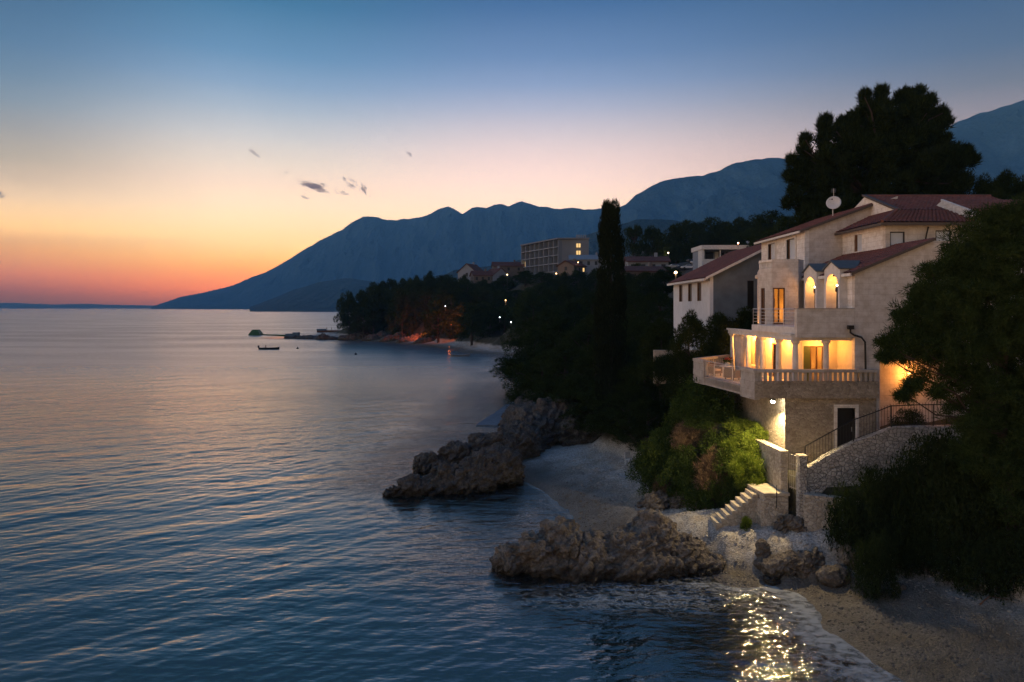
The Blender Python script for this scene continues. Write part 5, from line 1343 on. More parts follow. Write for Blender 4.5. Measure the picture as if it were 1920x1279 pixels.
# --- floodlit bushes beside the steps
for (px, pt, Y, key, w, lab) in [
    (1325, 698, 45.5, 'shrub_b', 4.6, 'tall dark green bush just below the terrace railing'), (1270, 772, 46.5, 'shrub', 3.4, 'wide green bush left of the tall bush below the terrace'),
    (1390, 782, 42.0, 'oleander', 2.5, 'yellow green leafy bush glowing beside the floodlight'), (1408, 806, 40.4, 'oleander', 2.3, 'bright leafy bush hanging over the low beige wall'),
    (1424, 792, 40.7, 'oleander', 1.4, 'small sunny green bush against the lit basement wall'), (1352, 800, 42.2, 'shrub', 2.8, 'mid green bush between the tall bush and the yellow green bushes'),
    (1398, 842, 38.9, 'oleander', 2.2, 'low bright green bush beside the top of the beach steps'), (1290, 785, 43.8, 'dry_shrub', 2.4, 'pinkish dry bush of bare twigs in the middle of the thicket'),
    (1330, 850, 41.0, 'dry_shrub', 2.6, 'brown dry bush above the grey rocks'), (1235, 800, 45.5, 'shrub_b', 3.0, 'dark bush overhanging the left rim of the thicket'),
    (1270, 850, 43.2, 'shrub', 2.6, 'olive green bush above the left rock'), (1222, 842, 45.4, 'shrub', 2.4, 'low bush reaching out over the pebbles'), (1375, 880, 39.8, 'shrub_b', 2.0, 'small shaded bush right behind the beach steps'),
    (1310, 895, 41.6, 'shrub_b', 2.2, 'low shaded bush hanging over the rounded grey rock'), (1245, 880, 44.2, 'dry_shrub', 2.0, 'low brown bush between the left rock and the pebbles')]:
    plant_to(key, 'shrub', px, pt, Y, lab, 'shrub', wid=w, round_=True)
for (px, pt, Y, key, w) in [(1210, 835, 45.8, 'shrub_b', 2.2), (1245, 835, 44.6, 'shrub', 2.4), (1290, 830, 42.8, 'shrub_b', 2.2), (1320, 775, 43.6, 'shrub', 2.6), (1352, 758, 44.0, 'shrub_b', 2.6), (1292, 738, 46.4, 'shrub', 2.8), (1365, 840, 40.6, 'shrub', 2.0), (1340, 885, 40.4, 'shrub_b', 1.8), (1275, 890, 43.2, 'shrub', 2.0), (1300, 870, 42.2, 'shrub', 2.2),
                            (1228, 870, 45.0, 'shrub_b', 1.9), (1345, 830, 41.4, 'dry_shrub', 1.8), (1260, 815, 44.8, 'shrub_b', 2.4), (1308, 712, 46.0, 'shrub_b', 2.8), (1344, 728, 45.2, 'shrub', 2.6), (1312, 740, 44.6, 'shrub_b', 2.8), (1405, 875, 38.6, 'shrub', 1.5), (1375, 812, 41.0, 'oleander', 1.9), (1238, 905, 44.0, 'shrub_b', 1.6), (1330, 905, 40.8, 'shrub', 1.6)]:
    plant_to(key, 'shrub', px, pt, Y, 'leafy bush among the others in the thicket below the terrace', 'shrub', 'bushes of the thicket below the terrace', wid=w, round_=True)
plant_to('oleander', 'shrub', 1400, 978, 36.3, 'tiny green plant growing from the foot of the step wall', 'shrub', wid=.6, sink=0)

# --- trees between the villa and the cypress, in front of the neighbouring house
for (px, pt, Y, key, w, lab) in [(1292, 575, 50.0, 'pine_mid_b', 4.2, 'ragged dark tree in front of the small white house with windows'), (1350, 580, 53.0, 'pine_mid_a', 5.5, 'dark green tree below the grey gable wall'), (1400, 570, 54.0, 'pine_mid_b', 5.0, 'dark tree squeezed between the grey gable and the villa'),
                                 (1330, 640, 50.5, 'dark_shrub', 4.6, 'broad bush behind the terrace balustrade'), (1268, 652, 52.4, 'dark_shrub', 3.0, 'bush left of the terrace beside the pale garden wall'), (1232, 662, 52.2, 'dark_shrub', 2.8, 'low bush before the left end of the pale garden wall'), (1240, 590, 58.0, 'pine_mid_a', 5.0, 'dark tree left of the small white house')]:
    plant_to(key, 'broad_tree' if 'pine' in key else 'shrub', px, pt, Y, lab, 'tree' if 'pine' in key else 'shrub', wid=w, round_='pine' not in key)
# --- the dark grove round the cypress
lab = 'dark evergreen in the black grove between the cypress and the small cove'
for (px, pt, Y, w) in [(1010, 655, 84, 9), (1060, 640, 80, 9), (1110, 650, 72, 8), (1170, 660, 66, 7), (1215, 675, 60, 6.5), (1080, 700, 68, 8), (1130, 715, 63, 7.5), (1180, 730, 58, 6.5), (1100, 750, 64, 6), (1150, 770, 60, 6), (1215, 740, 54.5, 5.5), (1010, 680, 92, 8), (1040, 700, 78, 7),
                       (995, 610, 112, 11), (1050, 590, 105, 11), (1100, 585, 98, 10), (1020, 570, 125, 12), (1075, 555, 130, 12), (1180, 590, 90, 9), (1215, 600, 80, 8), (1110, 545, 140, 12), (1190, 545, 120, 11), (1240, 545, 100, 10), (1000, 545, 165, 14), (1060, 530, 170, 14), (1225, 530, 140, 12), (1160, 620, 75, 8), (1235, 640, 68, 7)]:
    plant_to('pine_mid_a' if R5.uniform() < .5 else 'pine_mid_b', 'pine_tree', px, pt, Y, lab, 'tree', 'evergreens of the grove by the cove', wid=w)
plant_to('umbrella_b', 'pine_tree', 985, 668, 104, 'dark pine leaning out over the water above the rock cliff', 'tree', wid=9.5)
# --- wooded headland
lab = 'dark pine in the wood covering the far headland'
sky_px = [632, 660, 700, 722, 760, 795, 840, 880, 930, 980, 1050, 1120, 1180, 1260]; sky_py = [560, 536, 528, 524, 514, 503, 512, 516, 516, 512, 512, 512, 512, 508]
for (Y, off, step, a, b) in ((318, 0, 21, 700, 1250), (292, 10, 19, 655, 1010), (286, 34, 20, 640, 1000), (270, 22, 24, 700, 1010), (246, 40, 26, 790, 1010), (226, 52, 30, 880, 1100), (250, 10, 32, 1010, 1280), (205, 24, 36, 990, 1270)):
    px = a
    while px < b:
        q = px + R5.uniform(-5, 5); x = (q - 960) / F * Y; g = tz(x, Y)
        if g > 0.6:
            pt = float(np.interp(q, sky_px, sky_py)) + off + R5.uniform(-4, 9)
            zt = H - (pt - HY) / F * Y
            if zt - g > 3:
                plant_to(['pine_a', 'pine_b', 'pine_c'][int(R5.integers(3))], 'pine_tree', q, pt, Y + R5.uniform(-6, 6), lab, 'tree', 'pines of the far headland', wid=R5.uniform(9.5, 13))
        px += step * R5.uniform(.8, 1.2)
for (px, pt, Y, w) in [(868, 512, 292, 10), (905, 522, 284, 10), (945, 514, 290, 11), (985, 506, 276, 11), (1015, 508, 268, 11), (1055, 506, 246, 11), (1085, 504, 244, 11), (1115, 500, 240, 11), (1175, 504, 145, 8), (1205, 506, 140, 8), (1235, 502, 144, 8), (1255, 498, 150, 8), (1190, 490, 158, 7)]:
    plant_to(['pine_a', 'pine_c'][int(R5.integers(2))], 'pine_tree', px, pt, Y, 'dark pine hiding the feet of the houses above the headland', 'tree', 'pines below the upper houses', wid=w)
plant_to('pine_c', 'pine_tree', 655, 541, 289, 'rounded pine at the very tip of the far headland', 'tree', wid=11)
lab2 = 'dark undergrowth bush along the water line of the far headland'
for px in np.arange(648, 985, 15):
    for Y in (287, 272, 256, 240):
        x = (px - 960) / F * Y; g = tz(x, Y)
        if 1.6 < g < 12 and not (px > 820 and Y < 250 and g < 2.4):
            plant_to('far_shrub', 'shrub', float(px + R5.uniform(-6, 6)), HY + (H - g - R5.uniform(3, 5)) / Y * F, Y, lab2, 'shrub', 'bushes of the far headland', wid=R5.uniform(6, 9))
# --- pines on the skyline of the upper slope
plant_to('umbrella_a', 'umbrella_pine', 1187, 417, 200, 'umbrella pine on the slope just right of the cypress, its bare trunk showing', 'tree', wid=8.6)
plant_to('umbrella_b', 'umbrella_pine', 1226, 421, 203, 'second umbrella pine from the cypress, its bare trunk showing', 'tree', wid=8.2)
lab = 'dark pine in the row along the upper slope above the parked cars'
for (px, pt, Y, w) in [(1268, 416, 240, 13), (1296, 408, 236, 15), (1330, 402, 232, 16), (1358, 412, 228, 12), (1390, 405, 225, 14), (1420, 400, 220, 14), (1448, 392, 160, 11), (1475, 400, 120, 9), (1312, 430, 228, 12), (1370, 430, 224, 12), (1410, 424, 190, 12), (1440, 425, 140, 9), (1250, 440, 245, 12), (1345, 440, 238, 12)]:
    plant_to(['pine_a', 'pine_b'][int(R5.integers(2))], 'pine_tree', px, pt, Y, lab, 'tree', 'pines above the car park', wid=w)
lab = 'dark tree behind the villa roofs to the right of the giant pine'
for (px, pt, Y, w) in [(1845, 318, 70, 6), (1885, 312, 72, 6), (1925, 322, 70, 7), (1870, 350, 66, 6), (1790, 370, 64, 7), (1980, 300, 75, 9), (1920, 360, 62, 6), (1830, 360, 68, 6)]:
    plant_to(['pine_mid_a', 'pine_mid_b'][int(R5.integers(2))], 'pine_tree', px, pt, Y, lab, 'tree', 'trees behind the villa', wid=w)
# ------------------------------------------------------------------ the neighbouring house
def build_neighbour():
    root = empty('white_house', (20, 62, 9), 'small white house with three narrow brown windows and a red mono-pitched roof beside the villa', 'house')
    XL, YN, YR = 16.8, 58.0, 71.0
    rz = lambda x: 16.25 + 0.5 * (x - XL)
    wins = [(60.6, 62.0, 14.1, 15.75), (63.8, 65.2, 14.1, 15.75), (67.3, 68.7, 14.1, 15.75)]
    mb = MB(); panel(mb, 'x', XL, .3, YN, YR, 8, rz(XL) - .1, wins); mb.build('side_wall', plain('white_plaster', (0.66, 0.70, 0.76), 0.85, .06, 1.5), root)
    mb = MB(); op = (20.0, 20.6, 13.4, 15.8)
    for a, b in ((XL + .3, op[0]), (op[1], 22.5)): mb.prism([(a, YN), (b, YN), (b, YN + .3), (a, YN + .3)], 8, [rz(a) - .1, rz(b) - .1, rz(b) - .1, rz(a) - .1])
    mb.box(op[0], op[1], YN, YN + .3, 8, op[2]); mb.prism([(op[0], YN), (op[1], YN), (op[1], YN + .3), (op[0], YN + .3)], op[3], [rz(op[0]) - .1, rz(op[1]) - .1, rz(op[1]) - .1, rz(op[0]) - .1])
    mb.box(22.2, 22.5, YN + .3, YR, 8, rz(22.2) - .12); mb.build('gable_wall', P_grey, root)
    MB().box(op[0], op[1], YN + .2, YN + .25, op[2], op[3]).build('door', M_dark, root)
    for a, b, c, d in wins:
        f = MB().box(XL + .1, XL + .16, a, b, c, d).build('window', M_dark, root)
        MB().box(XL + .02, XL + .1, a, a + .28, c, d).build('shutter', M_wood, f); MB().box(XL + .02, XL + .1, b - .28, b, c, d).build('shutter', M_wood, f)
    mb = MB(); tiles(mb, (16.35, YR + .4, rz(16.35)), (16.35, YN - .35, rz(16.35)), (22.9, YN - .35, rz(22.9)), (22.9, YR + .4, rz(22.9))); r = mb.build('roof', R_tile, root)
    v = MB(); v.slab([(16.35, YN - .40, rz(16.35) - .16), (22.9, YN - .40, rz(22.9) - .16), (22.9, YN - .40, rz(22.9) + .06), (16.35, YN - .40, rz(16.35) + .06)], .05, (0, -1, 0)); v.build('verge', P_white, root)
    MB().box(16.2, 16.35, YN - .35, YR + .4, rz(16.2) - .16, rz(16.2) + .04).build('gutter', P_white, r)
build_neighbour()
def simple_tag(mb, name, m, label, cat, origin, smooth=False):
    return tag(mb.build(name, m, None, smooth, origin), label, cat)
# pale garden wall and white seats under the trees left of the terrace
z0 = 10.1
g = MB(); g.box(11.2, 14.6, 53.8, 54.1, 7.5, 10.15)
simple_tag(g, 'garden_wall', P_conc, 'pale garden wall glimpsed through the trees left of the terrace', 'wall', (12.7, 54, 7.5))
def garden_chair(x, y, z, rot, label):
    e = empty('garden_chair', (x, y, z), label, 'chair', None)
    s = MB(); s.box(x - .26, x + .26, y - .26, y + .26, z + .42, z + .47); s.build('seat', P_white, e)
    b = MB(); b.box(x - .26, x + .26, y + .22, y + .27, z + .50, z + 1.0); b.build('backrest', P_white, e)
    for sx in (-.23, .23):
        for sy in (-.23, .23): MB().box(x + sx - .025, x + sx + .025, y + sy - .025, y + sy + .025, z, z + .42).build('leg', P_white, e)
    e.rotation_euler = (0, 0, rot)
zt_ = tz(9.3, 53.2)
garden_chair(9.15, 53.2, zt_, 0.5, 'white garden chair left of the pale garden wall, the one nearer the cypress'); garden_chair(10.1, 53.0, tz(10.1, 53.0), -0.6, 'white garden chair nearest the end of the pale garden wall')
# stepped path up from the back of the cove
p = MB()
for k in range(8): p.box(11.2 + .28 * k, 13.0 + .28 * k, 55.6 + .42 * k, 56.02 + .42 * k, 0.5, 2.2 + .24 * k)
simple_tag(p, 'garden_steps', P_conc, 'grey stone steps climbing from the back of the cove beside the thicket', 'steps', (12, 56, 2))

# ------------------------------------------------------------------ on the villa: dish, curtains, terrace furniture
def build_dish():
    Y = 49.0; c = W(1563, 380, Y); zb = 18.85 + 0.365 * (c.x - 19.9)
    root = empty('satellite_dish', (c.x, Y, zb), 'round white satellite dish on a mast on the villa roof', 'satellite dish')
    MB().tube([(c.x, Y + .12, zb - .05), (c.x, Y + .12, c.z)], .03, 8).build('mast', M_steel, root)
    n = Vector((-.45, -.85, .28)).normalized(); a = n.orthogonal().normalized(); b = n.cross(a); R = .50
    vs = []; fs = []; m = 24
    for j in range(6):
        r = R * j / 5
        for k in range(m): vs.append(tuple(c + (a * math.cos(2*math.pi*k/m) + b * math.sin(2*math.pi*k/m)) * r - n * (.11 * (1 - (r / R) ** 2))))
    for j in range(5):
        for k in range(m): fs.append((j*m+k, j*m+(k+1) % m, (j+1)*m+(k+1) % m, (j+1)*m+k))
    o = mesh_obj('dish', vs, fs, plain('dish_paint', (0.55, 0.57, 0.60), .5, .05), root, True)
    md = o.modifiers.new('s', 'SOLIDIFY'); md.thickness = .015
    MB().tube([c - b * .42, c + n * .45 - b * .12], .014, 5).ball(tuple(c + n * .45 - b * .1), .05, 8, 5).build('feed_arm', M_dark, root)
    an = MB(); an.tube([(c.x + .1, Y + .2, c.z), (c.x + .1, Y + .2, c.z + 1.05)], .015, 5)
    for k in range(3): an.tube([(c.x - .06, Y + .2, c.z + .80 + .10 * k), (c.x + .26, Y + .2, c.z + .80 + .10 * k)], .009, 4)
    an.build('aerial', M_steel, root)
build_dish()
def curtain(y0, y1, tied, label):
    nu, nv = 40, 16; vs = []; fs = []
    for j in range(nv):
        t = j / (nv - 1); z = 11.62 - t * 2.58
        for i in range(nu):
            s = i / (nu - 1)
            if tied:
                w = 1 - .72 * math.sin(math.pi * min(1, t * 1.35 + .02) * .5) ** 2 if t < .72 else .28 + (t - .72) * .5
                y = y1 - (1 - s) * (y1 - y0) * w
            else: y = y0 + s * (y1 - y0) * (1 - .08 * t)
            vs.append((15.9 + .06 * math.sin(s * 46) * (.5 + .5 * t) + .05 * math.sin(t * 3 + s * 5), y, z))
    for j in range(nv - 1):
        for i in range(nu - 1): fs.append((j*nu+i, j*nu+i+1, (j+1)*nu+i+1, (j+1)*nu+i))
    o = mesh_obj('curtain', vs, fs, M_cloth, None, True, origin=(15.9, (y0 + y1) / 2, 9.1)); md = o.modifiers.new('s', 'SOLIDIFY'); md.thickness = .01
    tag(o, label, 'curtain', 'pergola curtains')
curtain(47.2, 48.9, False, 'wide pale curtain hanging straight beside the outermost terrace column')
curtain(46.15, 46.95, True, 'pale curtain gathered to one side, left of the second column from the outer end')
curtain(43.55, 44.4, True, 'shaded curtain tied back against the third terrace column from the outer end')
def armchair(x, y, z, rot, label):
    e = empty('armchair', (x, y, z), label, 'chair'); q = Matrix.Rotation(rot, 4, 'Z')
    def bx(nm, a, m):
        b = MB().box(*a); b.v = [tuple(q @ Vector(p) + Vector((x, y, z))) for p in b.v]; return b.build(nm, m, e)
    bx('seat', (-.33, .33, -.33, .33, .16, .34), M_rattan); bx('cushion', (-.29, .29, -.30, .24, .342, .46), M_cush); bx('backrest', (-.33, .33, .25, .36, .345, .80), M_rattan)
    for s in (-1, 1): bx('armrest', (s * .40 - .06, s * .40 + .06, -.33, .36, .16, .62), M_rattan)
    for sx in (-.28, .28):
        for sy in (-.28, .3): bx('leg', (sx - .03, sx + .03, sy - .03, sy + .03, 0, .158), M_dark)
    return e
armchair(13.75, 42.6, 9.0, 2.2, 'dark rattan armchair nearest the camera behind the terrace railing'); armchair(13.4, 45.2, 9.0, .6, 'dark rattan armchair in the far outer corner of the terrace')
e = empty('patio_table', (13.9, 44.0, 9.0), 'round table on the terrace behind the metal railing', 'table')
MB().lathe((13.9, 44.0, 9.70), [(.5, 0), (.52, .02), (.5, .05)], 24).build('tabletop', P_white, e); MB().lathe((13.9, 44.0, 9.0), [(.25, 0), (.22, .04), (.04, .08), (.04, .70)], 14).build('base', M_dark, e)
e = empty('flower_pot', (13.9, 44.0, 9.75), 'pot of red and white flowers on the round terrace table', 'flower pot')
MB().lathe((13.9, 44.0, 9.752), [(.10, 0), (.15, .2), (.17, .22), (.14, .2)], 14).build('pot', P_white, e)
_r = np.random.default_rng(3); v, f = leaves([(13.9, 44.0, 10.05), (13.8, 44.1, 10.1), (14.0, 43.9, 10.12)], [.2, .17, .17], 60, .10, .06, _r, broad=True); mesh_obj('leaves', v, f, L_shrub, e)
fl = MB()
for k in range(14): fl.ball((13.9 + _r.normal(0, .13), 44 + _r.normal(0, .13), 10.18 + _r.uniform(-.05, .1)), .045, 6, 4)
fl.build('blossoms', M_red, e)
e = empty('daybed', (16.5, 47.4, 9.0), 'cushioned daybed under the pergola behind the curtains', 'daybed')
MB().box(16.15, 16.95, 46.5, 48.5, 9.12, 9.36).build('frame', M_rattan, e); MB().box(16.18, 16.92, 46.55, 48.45, 9.362, 9.54).build('mattress', M_cush, e); MB().box(16.25, 16.85, 48.1, 48.4, 9.545, 9.9).build('pillow', M_cush, e)
for sx in (16.2, 16.9):
    for sy in (46.55, 48.45): MB().box(sx - .04, sx + .04, sy - .04, sy + .04, 9.0, 9.118).build('leg', M_dark, e)

# ------------------------------------------------------------------ buildings up the coast
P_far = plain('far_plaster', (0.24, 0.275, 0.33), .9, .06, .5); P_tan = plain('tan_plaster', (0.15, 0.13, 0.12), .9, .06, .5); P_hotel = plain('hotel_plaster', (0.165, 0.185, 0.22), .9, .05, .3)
R_far = plain('far_roof', (0.12, 0.05, 0.04), .85, .2, 1.0, .3); M_room = plain('dark_room', (0.03, 0.035, 0.045), .6)
LIT = glow('lit_window', (1.0, 0.62, 0.24), 1.0)
def build_hotel():
    a, b, c = Vector((19.3, 284.5, 0)), Vector((4.2, 316, 0)), Vector((32, 284.2, 0))
    root = empty('hotel_block', (19.3, 284.5, 22), 'long four storey concrete block with rows of balconies and two lit end windows', 'building')
    zb, zt = 20.0, 42.4
    d = (b - a).normalized(); n = Vector((d.y, -d.x, 0)); L = (b - a).length; w = (c - a).length
    if n.x < 0: n = -n
    bb = b + (c - a)
    ins = n * 1.8
    A, B = a + ins, b + ins
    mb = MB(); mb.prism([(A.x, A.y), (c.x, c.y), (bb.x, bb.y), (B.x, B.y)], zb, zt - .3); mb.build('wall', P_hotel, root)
    e0 = MB(); e0.prism([(a.x, a.y), (A.x, A.y), ((A + d * .5).x, (A + d * .5).y), ((a + d * .5).x, (a + d * .5).y)], zb, zt - .3); e0.build('end_wall', P_hotel, root)
    MB().prism([(a.x - .3, a.y - .3), (c.x + .3, c.y - .3), (bb.x + .3, bb.y + .3), (b.x - .3, b.y + .3)], zt - .3, zt + .25).build('roof', P_hotel, root)
    for k in range(5):
        z = zt - 3.45 * (k + 1) + .2
        p = a + d * .5; q = b
        MB().prism([(p.x, p.y), (A.x + d.x * .5, A.y + d.y * .5), (B.x, B.y), (q.x, q.y)], z - .35, z).build('balcony', P_far, root)
    nb = 8
    for i in range(nb):
        p = a + d * (L * (i + 1) / nb - .25); q = p + ins
        MB().prism([(p.x, p.y), (q.x, q.y), ((q + d * .25).x, (q + d * .25).y), ((p + d * .25).x, (p + d * .25).y)], zb, zt - .3).build('balcony_divider', P_far, root)
        for k in range(4):
            z = zt - 3.45 * (k + 1) + .2; o = -n * .06
            s, t = a + d * (L * (i + .12) / nb) + ins + o, a + d * (L * (i + (.55 if (i + k) % 3 else .85)) / nb) + ins + o
            MB().prism([(s.x, s.y), (t.x, t.y), ((t - o).x, (t - o).y), ((s - o).x, (s - o).y)][::-1], z + .02, z + 2.5).build('window', M_room if (i, k) != (7, 2) else LIT, root)
    for z in (38.6, 35.6):
        for x in (26.8, 27.75):
            MB().box(x, x + .75, 284.18 - .12 + .0, 284.28, z, z + 1.6).build('window', LIT, root)
    for k in range(5): MB().box(27.2 + k * .9, 27.7 + k * .9, 288, 288.4, zt + .25, zt + 1.9).build('chimney', P_far, root)
build_hotel()
def gable_house(name, px, Y, w, dp, ytop, yeave, rot, wall, label, roofm=None, drop=9.0, wins=3, lit=()):
    """a pitched-roof house: ridge row ytop, eave row yeave in the photo; long side w across, depth dp"""
    x = (px - 960) / F * Y; zr = H - (ytop - HY) / F * Y; ze = H - (yeave - HY) / F * Y; zb = ze - drop
    root = empty(name, (x, Y, zb), label, 'house'); q = Matrix.Rotation(rot, 4, 'Z')
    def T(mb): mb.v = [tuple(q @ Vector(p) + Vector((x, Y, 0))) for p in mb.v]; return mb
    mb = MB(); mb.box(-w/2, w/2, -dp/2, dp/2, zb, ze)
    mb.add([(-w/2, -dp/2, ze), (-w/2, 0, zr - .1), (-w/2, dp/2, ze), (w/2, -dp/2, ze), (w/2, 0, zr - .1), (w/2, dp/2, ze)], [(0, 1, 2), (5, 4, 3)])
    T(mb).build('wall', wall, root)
    mb = MB(); e = .5; k = (zr - ze) / (dp / 2)
    mb.slab([(-w/2 - e, -dp/2 - e, ze - k * e), (w/2 + e, -dp/2 - e, ze - k * e), (w/2 + e, 0, zr), (-w/2 - e, 0, zr)], .22, (0, 0, -1)); mb.slab([(-w/2 - e, 0, zr), (w/2 + e, 0, zr), (w/2 + e, dp/2 + e, ze - k * e), (-w/2 - e, dp/2 + e, ze - k * e)], .22, (0, 0, -1))
    r = T(mb).build('roof', roofm or R_far, root)
    T(MB().box(w * .2, w * .2 + .7, -.3, .4, zr - .4, zr + .9)).build('chimney', wall, r)
    for i in range(wins):
        u = -w/2 + w * (i + .5) / wins
        T(MB().box(u - .5, u + .5, -dp/2 - .05, -dp/2 + .02, ze - 2.3, ze - .9)).build('window', LIT if i in lit else M_room, root)
    T(MB().box(-w/2 - .05, -w/2 + .02, -.6, .5, ze - 2.0, ze - .6)).build('window', M_room, root)
    return root
gable_house('house', 884, 305, 9, 9, 495, 510, 1.15, P_far, 'grey white gabled house with a reddish roof, leftmost of the houses above the wooded headland')
gable_house('house', 930, 300, 8.5, 8, 503, 516, -1.0, P_far, 'bluish white gabled house showing its bare end wall above the wooded headland')
gable_house('house', 902, 296, 8, 6, 508, 516, .3, P_tan, 'low house with a dark red roof between the two white gabled houses')
gable_house('house', 952, 318, 14, 9, 491, 499, .1, P_tan, 'tan house with a shallow roof just left of the concrete hotel block')
gable_house('house', 1103, 262, 14, 9, 478, 487, -.08, P_far, 'pale low house with a blue grey roof right of the concrete hotel block', plain('slate_roof', (0.20, 0.24, 0.28), .7), wins=5)
gable_house('house', 1072, 255, 8, 7, 489, 498, .9, P_tan, 'small house with a glowing porch in front of the concrete hotel block', lit=(2,))
gable_house('house', 1212, 165, 9.5, 6, 481, 490, -.05, P_far, 'low white house with a dull red roof between the cypress and the parked cars', wins=4)
gable_house('house', 1202, 150, 9, 6, 499, 508, .15, P_tan, 'low red roofed house half hidden in trees right of the cypress')
def build_modern():
    Y = 168.0; s = Y / F
    X = lambda px: (px - 960) * s
    Z = lambda py: H - (py - HY) * s
    root = empty('modern_villa', (X(1362), Y, Z(490)), 'modern flat roofed white house with a deep dark loggia above the neighbouring red roof', 'house')
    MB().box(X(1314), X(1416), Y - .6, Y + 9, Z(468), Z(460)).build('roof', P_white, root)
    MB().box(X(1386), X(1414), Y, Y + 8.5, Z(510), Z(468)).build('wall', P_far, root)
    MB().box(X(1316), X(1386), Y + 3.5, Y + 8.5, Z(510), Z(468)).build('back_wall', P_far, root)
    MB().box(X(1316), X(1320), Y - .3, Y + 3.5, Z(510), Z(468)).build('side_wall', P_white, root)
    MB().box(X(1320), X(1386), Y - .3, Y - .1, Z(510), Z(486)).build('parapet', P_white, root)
    for a, b in ((1330, 1345), (1358, 1366), (1370, 1384)): MB().box(X(a), X(b), Y + 3.42, Y + 3.5, Z(486), Z(471)).build('window', M_room, root)
    MB().box(X(1348), X(1355), Y + 3.40, Y + 3.5, Z(486), Z(470)).build('door', P_white, root)
    for px in (1350,): MB().tube([(X(px), Y - .2, Z(486)), (X(px), Y - .2, Z(468))], .12, 8).build('column', P_white, root)
    MB().lathe((X(1405), Y + 1, Z(460)), [(.05, 0), (.05, .5), (.35, .7), (.4, 1.1), (.3, 1.15)], 12).build('chimney', P_far, root)
build_modern()
# car park sheet and the parked cars
v = []; n = 14
for i in range(n):
    for j in range(5):
        x = 40 + i * 2.2; y = 196 + j * 5
        v.append((x, y, max(tz(x, y), 20) + .06))
fs = [(i*5+j, (i+1)*5+j, (i+1)*5+j+1, i*5+j+1) for i in range(n-1) for j in range(4)]
tag(mesh_obj('road', v, fs, plain('asphalt', (0.05, 0.05, 0.052), .9, .1)), kind='structure')
def make_car(m, label):
    e = empty('parked_car', (0, 0, 0), label, 'car', 'cars parked on the upper slope')
    side = [(-2.1, .35), (-2.12, .75), (-1.9, .92), (-1.0, 1.0), (-.4, 1.40), (.9, 1.42), (1.6, 1.02), (2.05, .92), (2.12, .6), (2.1, .3)]
    nn = len(side); vs = [(x, -.82, z) for x, z in side] + [(x, .82, z) for x, z in side]
    fs = [tuple(range(nn)), tuple(reversed(range(nn, 2 * nn)))] + [(i, nn + i, nn + (i+1) % nn, (i+1) % nn) for i in range(nn)]
    bm = bmesh.new(); vv = [bm.verts.new((x, y * (.80 if z > 1.2 else 1), z)) for x, y, z in vs]
    for f in fs: bm.faces.new([vv[i] for i in f])
    bmesh.ops.recalc_face_normals(bm, faces=bm.faces); bmesh.ops.bevel(bm, geom=list(bm.edges), offset=.05, segments=2, affect='EDGES')
    me = bpy.data.meshes.new('body'); bm.to_mesh(me); bm.free(); me.materials.append(m); o = bpy.data.objects.new('body', me); COL.objects.link(o); o.parent = e
    w = MB()
    w.add([(-.92, -.80, 1.0), (-.40, -.67, 1.36), (.85, -.67, 1.37), (1.42, -.80, 1.0)], [(0, 3, 2, 1)]).add([(-.92, .80, 1.0), (-.40, .67, 1.36), (.85, .67, 1.37), (1.42, .80, 1.0)], [(0, 1, 2, 3)])
    w.v = [(x, y * 1.045, z) for x, y, z in w.v]; w.build('side_window', M_gl, e)
    MB().slab([(-1.03, -.70, 1.02), (-1.03, .70, 1.02), (-.46, .60, 1.385), (-.46, -.60, 1.385)], .02, (-.5, 0, .6)).build('windscreen', M_gl, e)
    for sx in (-1.3, 1.3):
        for sy in (-.80, .80):
            wh = MB(); K = 16
            vs = [(sx + .32 * math.cos(2*math.pi*k/K), sy + d, .32 + .32 * math.sin(2*math.pi*k/K)) for d in (-.10, .10) for k in range(K)]
            wh.add(vs, [tuple(range(K)), tuple(reversed(range(K, 2*K)))] + [(k, K + k, K + (k+1) % K, (k+1) % K) for k in range(K)]); wh.build('wheel', M_dark, e)
    for sy in (-.6, .6): MB().box(-2.15, -2.08, sy - .15, sy + .15, .62, .76).build('headlight', M_steel, e)
    return e
def copy_tree(o, parent=None):
    c = o.copy(); COL.objects.link(c)
    if parent: c.parent = parent
    for ch in list(o.children): copy_tree(ch, c)
    return c
C_w = plain('white_paint', (0.62, 0.64, 0.67), .3, .03, 1, 0, .5); C_s = plain('silver_paint', (0.35, 0.37, 0.40), .3, .03, 1, 0, .5, .3); C_d = plain('dark_paint', (0.03, 0.035, 0.045), .3, .03, 1, 0, .5)
cars = {'w': make_car(C_w, ''), 's': make_car(C_s, ''), 'd': make_car(C_d, '')}
used = set()
for (px, Y, k, rot, lab) in [(1262, 205, 's', .1, 'silver car at the left end of the cars parked below the pines'), (1274, 202, 'd', .1, 'dark car lit by the lamp post in the car park'), (1290, 201, 'w', .05, 'white car in the middle of the car park below the pines'), (1301, 206, 's', 1.2, 'silver car parked nose on beside the white car'),
                             (1301, 214, 'd', .15, 'dark car in the upper row of the car park'), (1311, 215, 's', .15, 'grey car at the right end of the upper row, next to the flat roofed house')]:
    c = cars[k] if k not in used else copy_tree(cars[k]); used.add(k)
    x = (px - 960) / F * Y; c.location = (x, Y, tz(x, Y) + .08); c.rotation_euler = (0, 0, rot); c['label'] = lab

